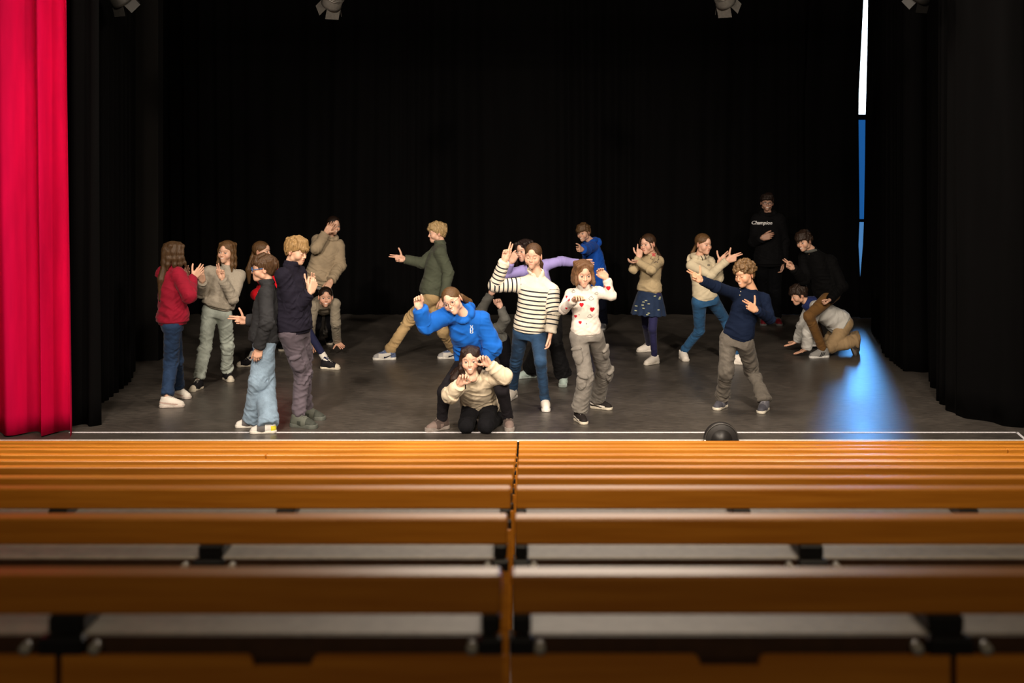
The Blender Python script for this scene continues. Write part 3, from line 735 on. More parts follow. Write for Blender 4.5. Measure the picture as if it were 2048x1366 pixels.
# ---- shoes, built once in their own frame (x right, y to the toe, z up, ankle at the origin)
SH = {}
def shoe_parts():
    if SH: return SH
    lo, hi = (-.075, -.115, -.10), (.075, .21, .07)
    f = Fld(lo, hi, .0034)
    f.cone((0, -.035, -.050), (0, .05, -.050), .034, .036, .0); f.cone((0, .05, -.052), (.003, .125, -.062), .036, .034, .02)
    f.cone((0, -.028, -.03), (0, -.020, .012), .034, .036, .02); f.cone((0, .0, -.012), (0, .085, -.046), .037, .030, .03)
    f.op(lo, hi, lambda X, Y, Z: (Z - .020 - Y * .15) + 0 * X, 0, 'i'); f.op(lo, hi, lambda X, Y, Z: (-.074 - Z) + 0 * X + 0 * Y, 0, 'i')
    f.cone((0, -.018, .03), (0, -.014, -.004), .028, .026, .004, 's')
    SH['shoe'] = f.mesh()
    f = Fld(lo, hi, .0034)
    f.cone((0, -.035, -.072), (0, .03, -.072), .038, .034, .0); f.cone((0, .03, -.072), (.003, .122, -.072), .034, .043, .01)
    f.op(lo, hi, lambda X, Y, Z: np.abs(Z + .0745) - .0125 - np.clip(Y - .12, 0, 1) * .0 + 0 * X, .0, 'i')
    SH['sole'] = f.mesh()
    f = Fld(lo, hi, .0030)
    for i in range(5):
        y = .022 + i * .016; z = .014 - i * .0100
        f.cone((-.019, y, z + .010 - .006), (.019, y + .006, z + .012 - .006), .0034, .0034); f.cone((.019, y, z + .004), (-.019, y + .006, z + .006), .003, .003)
    f.cone((.0, .018, .026), (.024, .030, .018), .004, .003); f.cone((0, .018, .026), (-.026, .026, .016), .004, .003)
    f.cone((0, .018, .026), (.018, .045, .012), .003, .0025)
    SH['laces'] = f.mesh()
    return SH
def build_shoe(root, org, ank, fwd, s, st, pitch=0, label=None):
    sp = shoe_parts(); y = nrm(fwd); x = nrm(np.cross(y, UPV)) if abs(y @ UPV) < .95 else nrm(np.cross(y, [0, 1, 0]))
    z = np.cross(x, y)
    if pitch:
        t = math.radians(pitch); y, z = math.cos(t) * y - math.sin(t) * z, math.cos(t) * z + math.sin(t) * y
    R = np.stack([x, y, z]); cols = st['cols']; wd = st.get('wide', 1.0)
    up = None
    for nm in ('shoe', 'sole', 'laces'):
        V, Q = sp[nm]; Lc = V.copy()
        Vl = V.copy(); Vl[:, 0] *= wd
        if nm == 'sole' and st.get('chunky'): Vl[:, 1] *= 1.03; Vl[:, 2] = np.where(Vl[:, 2] > -.07, Vl[:, 2] + .008, Vl[:, 2])
        if nm == 'shoe' and st.get('high'): Vl[:, 2] = np.where(Vl[:, 2] > -.03, -.03 + (Vl[:, 2] + .03) * (1 + .9 * np.clip(1 - Vl[:, 1] / .06, 0, 1)), Vl[:, 2])
        if nm == 'laces' and st.get('slipon'): continue
        Wd = (Vl * s) @ R + ank
        if nm == 'shoe':
            c = Lc[Q].mean(1); ids = np.zeros(len(Q), int); yy, zz, xx = c[:, 1], c[:, 2], np.abs(c[:, 0])
            pt = st.get('pat')
            if pt == 'cap': ids[(yy > .118)] = 1
            elif pt == 'stripes':
                for k in range(3): ids[(np.abs(yy - .012 - k * .020 + (zz + .05) * .5) < .0058) & (xx > .018) & (zz > -.068) & (zz < -.022)] = 1
            elif pt == 'swoosh':
                cz = -.060 + .9 * np.clip(yy * -1 + .03, 0, .1) * .45; ids[(np.abs(zz - cz) < .0025 + .006 * np.clip((yy + .04) / .09, 0, 1)) & (yy > -.045) & (yy < .055) & (xx > .014)] = 1
            elif pt == 'two': ids[(yy > .085) | (yy < -.045) | ((np.abs(yy - .03) < .016) & (zz < -.03))] = 1
            elif pt == 'panels': ids[((yy > .03) & (yy < .10)) | (zz > -.005)] = 1; ids[(yy > .145)] = 0; ids[(yy < -.02) & (zz < -.02) & (xx > .01)] = 2
            elif pt == 'hi': ids[(zz > -.02) | (yy < -.015)] = 1; ids[(yy > .105)] = 2; cz = -.058 + .4 * np.clip(.03 - yy, 0, .1); ids[(np.abs(zz - cz) < .0025 + .006 * np.clip((yy + .04) / .09, 0, 1)) & (yy > -.045) & (yy < .055) & (xx > .014)] = 3
            elif pt == 'band': ids[(np.abs(zz + .044 + yy * .15) < .008) & (yy < .10)] = 1
            mats = [cloth(c_, 'plain', .6, .12) for c_ in cols]
            up = mesh_obj('shoe', Wd, Q, mats, root, org, True, ids)
            if label: up['label'] = label
            base = up
        else:
            o = mesh_obj(nm, Wd, Q, simple(nm, st['sole'] if nm == 'sole' else st.get('lace', st['sole']), .6), base, org)
            o.location = (0, 0, 0)
    return up

TROU = {'skinny': (.078, .052, .040), 'slim': (.082, .058, .046), 'jogger': (.090, .068, .046), 'straight': (.084, .063, .057), 'wide': (.084, .070, .076), 'wider': (.094, .084, .088),
        'flare': (.082, .066, .085), 'tights': (.072, .047, .034), 'leggings': (.084, .058, .040)}
REPORT = []
def person(c):
    S = c.get('S', 1.0); D0 = c['D'] if 'D' in c else Dfloor(c['fy'])
    pt = lambda v, d=0: W(v[0], v[1], D0 + (v[2] if len(v) > 2 else d))
    syaw = c['yaw']; hyaw = c.get('hyaw', syaw); rng = random.Random(c['id']); skin = tuple(min(.86, k * 1.1) for k in c.get('skin', (.60, .36, .25)))
    P = pt(c['P']); N = pt(c['N']); ax = nrm(N - P); TL = np.linalg.norm(N - P)
    orth = lambda v: nrm(v - ax * (v @ ax))
    sR = orth(yawR(syaw)); hR = orth(yawR(hyaw)); mR = orth(nrm(sR + hR)); fw = np.cross(ax, mR)
    roll = c.get('sroll', 0)                              # shoulder line tilt
    if roll: t = math.radians(roll); sR = math.cos(t) * sR + math.sin(t) * ax
    J = {'P': P, 'N': N}
    sw = c.get('sw', .128) * S
    for sd, q in (('R', 1), ('L', -1)):
        J['S' + sd] = pt(c['S' + sd]) if 'S' + sd in c else N - ax * .074 * S + sR * q * sw
        J['H' + sd] = P + hR * q * .082 * S
        if c.get('arm' + sd) is not None:
            e, w = c['arm' + sd][0], c['arm' + sd][1]; wv = pt(w)
            J['W' + sd] = wv
            J['E' + sd] = pt(e) if len(e) > 2 else solve_mid(J['S' + sd], wv, e[0], e[1], D0, .275 * S, .235 * S, -UPV * .6 - yawF(syaw) * .6 + hR * q * .4)
        lg = c.get('leg' + sd)
        if lg is not None:
            k, a = lg[0], lg[1]
            if len(a) > 2: av = pt(a)
            else:
                Da = F * (CAMH - .088 * S) / (a[1] - VY); av = W(a[0], a[1], Da)
            J['A' + sd] = av
            kb = yawF(lg[2] if len(lg) > 2 and not isinstance(lg[2], tuple) else hyaw)
            J['K' + sd] = pt(k) if len(k) > 2 else solve_mid(J['H' + sd], av, k[0], k[1], D0, .40 * S, .375 * S, kb)
    for nm, a, b, l in (('uarm', 'S', 'E', .275), ('farm', 'E', 'W', .235), ('thigh', 'H', 'K', .40), ('shin', 'K', 'A', .375)):
        for sd in 'RL':
            if a + sd in J and b + sd in J:
                r = np.linalg.norm(J[a + sd] - J[b + sd]) / (l * S)
                if r < .72 or r > 1.25: REPORT.append(f"{c['id']} {nm}{sd} ratio {r:.2f}")
    REPORT.append(f"{c['id']} torso {TL / S:.2f} D {D0:.2f}")
    org = np.array([P[0], P[1], 0.0])
    feet = [J[k] for k in ('AR', 'AL') if k in J]
    if feet: m = sum(feet) / len(feet); org = np.array([m[0], m[1], 0.0])
    root = empty('person', tuple(org), c['label'], 'person', c.get('group'))
    hs = c.get('hs', 1.0) * (.93 + .07 * S) * .985
    HC = pt(c['head'])
    fr = head_frame(*c['hrot']); hX, hY, hZ = fr
    # ---- body, one mesh
    fem = c.get('fem', False)
    parts = []; cols = []
    V, Q, cl = build_head(HC, fr, hs, N + ax * .01, skin, c.get('lips', (skin[0] * .86, skin[1] * .48, skin[2] * .50)), c.get('brow', mul(c['hair'][1], .55)), c.get('iris', (.05, .035, .025)), c.get('smile', 1), fem, c.get('closed', False))
    parts.append((V, Q)); cols.append(cl)
    for sd in 'RL':
        ar = c.get('arm' + sd)
        if ar is not None and len(ar) > 2 and ar[2]:
            pose, tip, th = ar[2], ar[3], ar[4]
            fd = (pt(tip) - J['W' + sd]) if len(tip) == 3 or True else None
            V, Q, cl = build_hand(J['W' + sd], J['E' + sd], fd, th, sd, pose, S * .99, skin); parts.append((V, Q)); cols.append(cl)
    allp = np.stack(list(J.values())); f = Fld(allp.min(0) - .14, allp.max(0) + .14, .013)
    f.loft(P, N, mR, fw, [(-.10, .10 * S, .075 * S, 0), (0, .11 * S, .075 * S, 0), (.3, .092 * S, .068 * S, 0), (.65, .105 * S, .075 * S, 0), (.9, .09 * S, .055 * S, 0), (.96, .045 * S, .045 * S, 0)], .02)
    for sd in 'RL':
        f.cone(N - ax * .04 * S, J['S' + sd], .036 * S, .034 * S, .02)
        if 'E' + sd in J: f.cone(J['S' + sd], J['E' + sd], .040 * S, .034 * S, .02); f.cone(J['E' + sd], J['W' + sd], .034 * S, .022 * S, .01)
        if 'K' + sd in J: f.cone(J['H' + sd], J['K' + sd], .060 * S, .040 * S, .01); f.cone(J['K' + sd], J['A' + sd], .038 * S, .028 * S, .01)
    V, Q = f.mesh(); parts.append((V, Q)); cols.append(np.tile(np.asarray(skin, np.float32), (len(V), 1)))
    V, Q = join(parts); mesh_obj('body', V, Q, SKIN, root, org, attrs={'Col': np.concatenate(cols)})
    # ---- trousers
    tr = c['trousers']; th, kn, an = TROU[tr['fit']]; th, kn, an = th * S, kn * S, an * S
    lp = np.stack([J[k] for k in J if k[0] in 'PHKA']); f = Fld(lp.min(0) - .19, lp.max(0) + .19, .0068)
    w0 = tr.get('waist', .17); g = .006 * S + tr.get('ease', 0) * S
    f.loft(P, N, hR, np.cross(ax, hR), [(-.10, .115 * S, .098 * S, 0), (-.02, .132 * S + g, .100 * S + g, -.006), (.08, .126 * S + g, .094 * S + g, -.004), (w0 + .03, .112 * S + g, .082 * S + g, 0)], .03)
    bones = []
    for sd, q in (('R', 1), ('L', -1)):
        if 'K' + sd not in J: continue
        H, K, A = J['H' + sd], J['K' + sd], J['A' + sd]
        f.cone(H + hR * q * -.004, K, th, kn, .035 * S); f.cone(K, A + nrm(A - K) * tr.get('over', .01), kn, an, .02 * S)
        bones += [(H, K, th, Z_THIGH), (K, A, an, Z_SHIN)]
        if tr.get('cargo'):
            n = nrm(hR * q * .9 + fw * tr.get('cfront', .35)); n = nrm(n - nrm(K - H) * (n @ nrm(K - H)))
            for (t, m_) in tr['cargo']:
                A0, B0, r_ = (H, K, th + (kn - th) * t) if t < 1 else (K, A, kn)
                tt = t if t < 1 else t - 1
                ctr = A0 + (B0 - A0) * tt + n * (r_ - .004); d_ = nrm(B0 - A0); sd_ = np.cross(n, d_)
                f.ell(ctr, (.052 * S, .082 * S, .022 * S), np.stack([sd_, d_, n]), .006)
                f.ell(ctr - d_ * .062 * S + n * .004, (.056 * S, .020 * S, .024 * S), np.stack([sd_, d_, n]), .002)
    for sd in 'RL':
        if 'K' + sd in J:
            K, A = J['K' + sd], J['A' + sd]; e = tr.get('hem', .0)
            f.cut(A + nrm(A - K) * (e - .012 * 0), A - K, R=.13 * S)
    V, Q = f.mesh(); bones.append((P - ax * .02, P + ax * .15, .14 * S, ([0, 1], [.15, .15])))
    V = wrinkle(V, Q, bones, tr.get('amp', .006), c['id'], tr.get('wl', .04))
    if tr.get('cuff'):
        pass
    mesh_obj(tr.get('name', 'trousers'), V, Q, cloth(tr['col'], tr.get('mat', 'plain')), root, org)
    # ---- socks where shown
    if tr.get('sock'):
        for sd in 'RL':
            if 'K' + sd in J:
                K, A = J['K' + sd], J['A' + sd]; d = nrm(K - A); f = Fld(A - .12, A + .12, .006); f.cone(A - d * .01, A + d * .09, .037 * S, .039 * S); V, Q = f.mesh()
                mesh_obj('sock', V, Q, cloth(tr['sock']), root, org)
    # ---- skirt
    sk = c.get('skirt')
    if sk:
        f = Fld(P - .45, P + .35, .007); f.loft(P, N, hR, np.cross(ax, hR), [(-.48, .205 * S, .195 * S, 0), (-.25, .185 * S, .17 * S, 0), (0, .155 * S, .13 * S, 0), (.16, .125 * S, .10 * S, 0)])
        V, Q = f.mesh(); rel = V - P; a_ = np.arctan2(rel @ fw, rel @ hR); tt = np.clip(-(rel @ ax) / (.4 * S), 0, 1); N_ = vnormals(V, Q)
        V = V + N_ * (np.sin(a_ * 13 + .8 * np.sin(a_ * 3)) * .011 * tt)[:, None]
        parts = [(V, Q)]; base = len(Q)
        for k in range(26):
            u = rng.uniform(-.17, .17); v = -.20 + .22 * ((k * 7) % 26) / 26
            vd = decal(V, Q, P + np.array([u, 0, v]), (0, 1, 0), UPV, lambda a, b: (a / .011) ** 2 + (b / .0055) ** 2 < 1 or (a > .009 and abs(b) < (a - .007) * .9 and a < .016), .034, .014, .002)
            if k % 2 == 0 and len(vd[0]): parts.append(vd)
        V2, Q2 = join(parts); ids = np.zeros(len(Q2), int); ids[base:] = 1
        mesh_obj('skirt', V2, Q2, [cloth(sk['col'], 'denim'), cloth(sk['col2'])], root, org, midx=ids)
    # ---- top
    tp = c['top']; e = tp.get('ease', .02) * S; t0 = tp.get('hem', -.02)
    ends = {}
    for sd in 'RL':
        if 'W' + sd in J: ends[sd] = J['W' + sd] + nrm(J['E' + sd] - J['W' + sd]) * tp.get('cuffback', .012)
    up_ = np.stack([J[k] for k in J if k[0] in 'NPSEW']); f = Fld(up_.min(0) - .2, up_.max(0) + .2, .0064)
    bl = tp.get('blouse', 1.0)
    pr = [(t0, .122 * S + e, .090 * S + e, 0), (t0 + .035, .125 * S + e, .092 * S + e, 0), (t0 + .055, .126 * S + e * (1 + .5 * bl), .094 * S + e * (1 + .5 * bl), .004), (t0 + .16, .123 * S + e * (1 + .45 * bl), .092 * S + e * (1 + .5 * bl), .006),
          (.38, .110 * S + e * 1.15, .083 * S + e * 1.15, .004), (.62, .120 * S + e * .9, .089 * S + e * .9, .004), (.80, .122 * S + e * .4, .080 * S + e * .5, 0), (.90, .092 * S + e * .2, .064 * S + e * .2, -.004), (.985, .058 * S, .054 * S, 0)]
    f.loft(P, N, mR, fw, pr, .0)
    su, se, sw_ = .046 * S + e * .6, .038 * S + e * .8, .031 * S + e * .65
    for sd in 'RL':
        f.cone(N - ax * .022 * S, J['S' + sd], .042 * S, .042 * S + e * .45, .035 * S)
        if sd in ends:
            f.cone(J['S' + sd], J['E' + sd], su, se, .035 * S); f.cone(J['E' + sd], ends[sd], se, sw_, .012 * S)
            if tp.get('cuff', True):
                d = nrm(J['E' + sd] - ends[sd]); f.cone(ends[sd] + d * .002, ends[sd] + d * .048, .0315 * S + .004, .034 * S + .005, .004)
    for sd in 'RL':
        if sd in ends: f.cut(ends[sd], ends[sd] - J['E' + sd], R=.065 * S)
    nk = tp.get('neck', 'crew'); nx = nrm(HC - hZ * .07 - N)
    if nk in ('vneck', 'zip'): f.cone(N + fw * .058 + ax * .02, N + fw * .085 - ax * .075 * S, .034 * S, .008, .01, 's')
    def ring(h, r, rr, a0=0, a1=360, n=16, tilt=0, k=.006):
        prev = None
        for i in range(n + 1):
            a = math.radians(a0 + (a1 - a0) * i / n); p = N + nx * h + (mR * math.sin(a) - fw * math.cos(a)) * r * S + ax * tilt * math.cos(a)
            if prev is not None: f.cone(prev, p, rr, rr, k)
            prev = p
    if nk == 'crew': ring(.004, .054, .010, tilt=.012); ring(.016, .052, .0085, tilt=.014)
    if nk == 'mock': ring(.012, .052, .010, tilt=.008); ring(.028, .050, .0095, tilt=.01); ring(.042, .049, .009, tilt=.012)
    if nk == 'zip': ring(.004, .062, .010, -140, 140, tilt=.008); ring(.022, .066, .010, -130, 130, tilt=.01); ring(.038, .069, .009, -125, 125, tilt=.012)
    if nk == 'vneck': ring(.004, .060, .008, -130, 130, tilt=.008)
    if nk == 'stand': ring(.010, .055, .011, tilt=.008); ring(.026, .054, .010, tilt=.010); ring(.04, .054, .009, tilt=.012)
    if nk == 'hood':
        ring(-.006, .066, .016, tilt=.016); ring(.006, .076, .026, -115, 115, tilt=.014, k=.012)
        f.ell(N - fw * .095 * S - ax * .03, (.10 * S, .042 * S, .075 * S), np.stack([mR, fw, ax]), .03)
        f.ell(N - fw * .085 * S + ax * .035, (.06 * S, .022 * S, .03 * S), np.stack([mR, fw, ax]), .012, 's')
    if tp.get('pocket'):
        f.ell(P + ax * (t0 + .22) * TL + fw * (.105 * S + e * 1.3), (.115 * S, .018, .06 * S), np.stack([mR, fw, ax]), .006)
    V, Q = f.mesh()
    bones = [(P, N - ax * .06, .12 * S, Z_TORSO)]
    for sd in 'RL':
        if sd in ends: bones += [(J['S' + sd], J['E' + sd], .045 * S, Z_SLEEVE_U), (J['E' + sd], ends[sd], .04 * S, Z_SLEEVE_L)]
    V = wrinkle(V, Q, bones, tp.get('amp', .006), c['id'] + 50, tp.get('wl', .045), .13)
    attrs = {}
    if tp.get('striped'):
        idx, T = nearest_bone(V, [(a, b, r * (1.0 if i else .98), z) for i, (a, b, r, z) in enumerate(bones)])
        al = np.zeros(len(V)); ms = np.ones(len(V)); rel = (V - P) @ ax; al = rel.copy(); ms[rel < .0205] = 0; ms[rel > (int(TL * .80 / .041) + .5) * .041] = 0
        for i, (a, b, r, z) in enumerate(bones[1:], 1):
            m = idx == i; L_ = np.linalg.norm(np.asarray(b) - a); al[m] = T[m] * L_
            ms[m] = 1
            ad = al[m]; mm = np.ones(m.sum())
            if i % 2 == 0: mm[ad > (int(L_ * .80 / .041) + .5) * .041] = 0
            else: mm[ad < .0] = 0
            ms[m] = mm
        attrs = {'along': al, 'mask': ms}
    mats = [stripes_mat() if tp.get('striped') else cloth(tp['col'], tp.get('mat', 'plain'))]
    parts = [(V, Q)]; ids = [np.zeros(len(Q), int)]
    def put(org_, dr, up, shp, w, h, mi, cell=.0022):
        vd = decal(V, Q, org_, dr, up, shp, w, h, cell)
        if len(vd[0]): parts.append(vd); ids.append(np.full(len(vd[1]), mi))
    if c.get('decor'): mats += c['decor'](put, J, P, N, ax, fw, mR, S, rng, D0)
    V2, Q2 = join(parts)
    for k in attrs: attrs[k] = np.concatenate([attrs[k], np.zeros(len(V2) - len(V))])
    top = mesh_obj(tp.get('name', 'sweater'), V2, Q2, mats, root, org, midx=np.concatenate(ids), attrs=attrs)
    if c.get('extra'): c['extra'](root, org, top, V, Q, J, P, N, ax, fw, mR, S, D0, nx)
    # ---- shoes
    for sd in 'RL':
        lg = c.get('leg' + sd)
        if lg is None or c.get('noshoe' + sd): continue
        A = J['A' + sd]; ty = lg[2] if len(lg) > 2 else hyaw
        st = c['shoe']
        if isinstance(ty, tuple): fwd = nrm(ty); pit = 0
        else: fwd = yawF(ty); pit = lg[3] if len(lg) > 3 else 0
        build_shoe(root, org, A, fwd, S * c.get('shs', 1.0), st, pit)
    # ---- hair
    st_, hc = c['hair'][0], c['hair'][1]; ex = c['hair'][2] if len(c['hair']) > 2 else {}
    hp = lambda x, y, z: HC + hs * (x * hX + y * hY + z * hZ); R = np.stack([hX, hY, hZ])
    tails = [([pt(p) if not isinstance(p, str) else None for p in tl[0]], tl[1]) for tl in ex.get('tails', [])]
    pts = [HC - .17 * hs, HC + .17 * hs] + [p - .06 for t in tails for p in t[0]] + [p + .06 for t in tails for p in t[0]]
    if st_ == 'long': pts += [HC - UPV * (ex.get('len', .25) + .06)]
    pts = np.stack(pts); f = Fld(pts.min(0), pts.max(0), .0048)
    off = {'boy': .015, 'pulled': .007, 'long': .009, 'curly': .012}[st_]
    f.ell(hp(0, -.018, .038), ((.074 + off) * hs, (.096 + off) * hs, (.082 + off) * hs), R)
    if st_ in ('boy', 'curly'): f.ell(hp(0, -.045, -.01), (.070 * hs, .06 * hs, .075 * hs), R, .02)
    hl = ex.get('line', .058)
    f.cut(hp(0, .088, hl), -hZ + .75 * hY if st_ != 'long' else -hZ + .62 * hY, R=.24 * hs)
    if st_ in ('boy', 'curly'):
        f.cone(hp(.088, .012, -.012), hp(.088, -.006, -.02), .020 * hs, .020 * hs, .004, 's'); f.cone(hp(-.088, .012, -.012), hp(-.088, -.006, -.02), .020 * hs, .020 * hs, .004, 's')
    def lock(ps, rs, k=.008, fl=None):
        for i in range(len(ps) - 1): f.cone(ps[i], ps[i + 1], rs[i], rs[i + 1], k)
    if st_ == 'boy':
        fl_ = ex.get('fringe', .035); n = 15; dirn = ex.get('sweep', 1)
        for i in range(n):
            u = -1 + 2 * i / (n - 1); x1 = u * .066; yb = .093 - .042 * u * u; zb = hl - fl_ * rng.uniform(.6, 1.1) * (1 - .25 * abs(u))
            lock([hp(x1 * .4 - .02 * dirn, -.01, .128), hp(x1 * .8 - .006 * dirn, yb * .72, .108), hp(x1 + .004 * dirn, yb + .002, zb + .022), hp(x1 + .012 * dirn * rng.uniform(.5, 1.5), yb + .003, zb)], [.016 * hs, .015 * hs, .012 * hs, .005 * hs], .006)
        for i in range(26):
            a = rng.uniform(math.radians(95), math.radians(445)) ; z0 = rng.uniform(.02, .11)
            ca, sa = math.cos(a), math.sin(a); r0 = math.sqrt(max(.05, 1 - ((z0 - .038) / .10) ** 2))
            if sa > .55 and z0 < .08: continue
            lock([hp(ca * .086 * r0, -.018 + sa * .108 * r0, z0), hp(ca * .089 * r0, -.018 + sa * .112 * r0, z0 - .045)], [.013 * hs, .004 * hs], .006)
    if st_ == 'curly':
        for i in range(230):
            a = rng.uniform(0, 2 * math.pi); b = rng.uniform(-.25, 1.35); cz = math.sin(b); cr = math.cos(b)
            p = (math.cos(a) * cr * .092, -.018 + math.sin(a) * cr * .112, .040 + cz * .098)
            if p[2] < hl + .75 * (p[1] - .088) - .004 or (abs(p[0]) > .06 and p[2] < .0 and p[1] > -.03): continue
            f.ball(hp(*p), rng.uniform(.011, .018) * hs, .004)
    if st_ == 'long':
        Ln = ex.get('len', .25); part = ex.get('part', 0); dn = -UPV; fwdh = nrm(hY - UPV * (hY @ UPV)) if abs(hY @ UPV) < .95 else yawF(c['hrot'][0]); rh = np.cross(fwdh, UPV)
        for q in (-1, 1):
            for i, (yy, rr) in enumerate(((.052, .020), (.018, .026), (-.03, .03), (-.075, .03))):
                if i == 0 and ex.get('noface'): continue
                rr *= ex.get('slim', .78); b = hp(q * (.074 - .03 * (i == 3)), yy, .02); ln = Ln * (1 if i else ex.get('front', .85)) * rng.uniform(.92, 1.05)
                a1 = hp(part + q * .012, .050 - .03 * i, .112 - .003 * i); a2 = hp(q * .062, yy + .006, .085)
                m1 = b + dn * ln * .35 + rh * q * .003; m2 = b + dn * ln * .7 + rh * q * .006 + fwdh * .01 * (2 - i); e_ = b + dn * ln + rh * q * .004 + fwdh * .014 * (2 - i)
                lock([a1, a2, b, m1, m2, e_], [.010 * hs, .014 * hs, rr * .8 * hs, rr * hs, rr * .9 * hs, rr * .35 * hs], .02)
        b = hp(0, -.085, .0); lock([b, b + dn * Ln * .5, b + dn * Ln], [.042 * hs, .042 * hs, .02 * hs], .02)
    if st_ == 'pulled':
        tie = ex.get('tie', (0, -.108, .02)); f.ball(hp(*tie), .024 * hs, .015)
        if ex.get('bun'): f.ball(hp(tie[0], tie[1] - .02, tie[2]), ex['bun'] * hs, .008)
        if ex.get('wisps'):
            for q in (-1, 1): lock([hp(q * .03, .082, .085), hp(q * .07, .06, .04), hp(q * .078, .045, -.03), hp(q * .074, .045, -.07)], [.006, .006, .004, .002], .003)
    for ps, rs in tails:
        if ex.get('tietail', True) and st_ == 'pulled': ps = [hp(*ex.get('tie', (0, -.108, .02)))] + ps; rs = [rs[0]] + list(rs)
        lock(ps, rs, .012)
    V, Q = f.mesh(); L = (V - HC) @ R.T / hs; N_ = vnormals(V, Q)
    ang = np.arctan2(L[:, 0], L[:, 1] + .02); rr = np.hypot(L[:, 0], L[:, 1] + .02)
    if st_ == 'curly': V = V + N_ * (vnoise(V * 75, 3) * .005)[:, None]
    else:
        nn = vnoise(np.column_stack([L[:, 0] * 95, L[:, 1] * 95, L[:, 2] * 12]), c['id']); V = V + N_ * (nn * (.0035 if st_ == 'boy' else .0016 if st_ == 'long' else .0014))[:, None]
    mesh_obj('hair', V, Q, hair_mat(hc), root, org, attrs={'hl': L * (1 if st_ != 'curly' else .3)})
    # ---- glasses
    gl = c.get('glasses')
    if gl:
        mb = MB(); r_ = gl.get('r', .0018)
        for q in (-1, 1):
            mb.tube([hp(q * .033 + .023 * math.cos(a) , .101 - .006 * abs(math.cos(a)), .0 + .020 * math.sin(a)) for a in [2 * math.pi * i / 20 for i in range(21)]], r_, 6, cap=False)
            mb.tube([hp(q * .056, .095, .006), hp(q * .078, .06, .008), hp(q * .083, -.005, .010)], r_, 6)
        mb.tube([hp(-.010, .101, .004), hp(0, .105, .007), hp(.010, .101, .004)], r_, 6)
        mb.build('glasses', simple('glasses_frame', gl['col'], .35, gl.get('metal', 0)), root, org, True)
    return root
# ------------------------------------------------------------------ the people on the stage
LT = (-1, 0, 0); RT = (1, 0, 0); UP = (0, 0, 1); DN = (0, 0, -1); NR = (0, -1, 0); FR = (0, 1, 0)
WHT = srgb(236, 230, 220); OFF = srgb(216, 208, 190)
SH_WHITE = dict(cols=[WHT], sole=(.72, .68, .60), lace=(.8, .78, .74))
SH_CANVAS = dict(cols=[srgb(34, 33, 36), OFF], sole=OFF, lace=(.8, .78, .7), pat='cap')
BROWN = (.060, .030, .014); DBROWN = (.020, .010, .006); BLOND = (.42, .26, .10); LBROWN = (.15, .078, .030); MBROWN = (.085, .045, .019)
heart = lambda u, v, r=.017: (lambda x, y: (x * x + y * y - 1) ** 3 - x * x * y ** 3 < 0)(u / r * 1.15, v / r * 1.15 + .1)
A = []
A.append(dict(id=1, label='person seen from behind in a maroon sweatshirt and dark jeans, long brown hair', fy=812, S=1.0, yaw=138, hyaw=108,
    P=(345, 648), N=(341, 533), head=(348, 509), hrot=(128, 4, 0), hair=('long', MBROWN, dict(len=.16, tails=[([(330, 530, -.06), (322, 560, -.09), (320, 600, -.08)], [.035, .034, .012])])),
    armR=((378, 592), (385, 556, .02), 'open', (399, 542, .06), UP), armL=((356, 600), (364, 560, .38), 'open', (377, 538, .36), UP),
    legR=((342, 722), (334, 796), 100), legL=((352, 722), (356, 777), 62),
    trousers=dict(fit='straight', col=srgb(36, 58, 90), mat='denim', amp=.006, name='jeans', hem=-.03, over=.03, waist=.14),
    top=dict(col=srgb(140, 16, 42), ease=.032, neck='crew', amp=.008, name='sweatshirt', hem=0.0),
    shoe=dict(cols=[WHT, srgb(205, 180, 170)], sole=(.70, .62, .56), lace=(.7, .62, .55), pat='band')))
A.append(dict(id=2, label='person in a grey knit sweater and pale jeans holding up two fingers', fy=768, S=.97, yaw=-14, hyaw=-4, fem=True,
    P=(434, 624), N=(456, 537), head=(453, 505), hrot=(-16, 2, 4), smile=2, hair=('long', LBROWN, dict(len=.20, noface=1)), skin=(.66, .40, .28),
    SR=(419, 544, .0), SL=(479, 552, .03),
    armR=((401, 584, -.08), (405, 563, -.30), 'open', (401, 545, -.34), LT), armL=((466, 596, -.12), (444, 557, -.24), 'victory', (440, 531, -.26), LT),
    legR=((409, 698), (397, 762), -12), legL=((455, 690), (454, 744), 32),
    trousers=dict(fit='straight', col=srgb(176, 186, 178), mat='denim', amp=.009, name='jeans', hem=-.02, over=.02, waist=.2),
    top=dict(col=srgb(166, 158, 144), ease=.026, neck='mock', mat='knit', amp=.006, hem=.10, blouse=1.6), shoe=SH_CANVAS))
A.append(dict(id=3, label='person in red top and navy leggings half hidden behind two boys back to back', D=14.1, S=1.0, yaw=62, hyaw=20, fem=True,
    P=(562, 628), N=(533, 538), head=(524, 504), hrot=(72, 0, 0), smile=2, hair=('pulled', LBROWN, dict(tie=(0, -.10, -.01), tails=[([(505, 515, .03), (497, 540, .02), (498, 566, .02)], [.026, .034, .014])])),
    armR=((560, 570), (584, 552, -.1), 'fist', (592, 545, -.1), UP), armL=((512, 590), (532, 610, .1), 'relaxed', (540, 625, .1), UP),
    legL=((612, 655, -.1), (653, 722), 75), legR=((522, 672), (502, 717), -70),
    trousers=dict(fit='tights', col=srgb(30, 34, 66), amp=.002, name='leggings', sock=srgb(225, 222, 215), hem=.05),
    top=dict(col=srgb(205, 12, 30), ease=.02, neck='crew', amp=.006), shoe=SH_CANVAS))
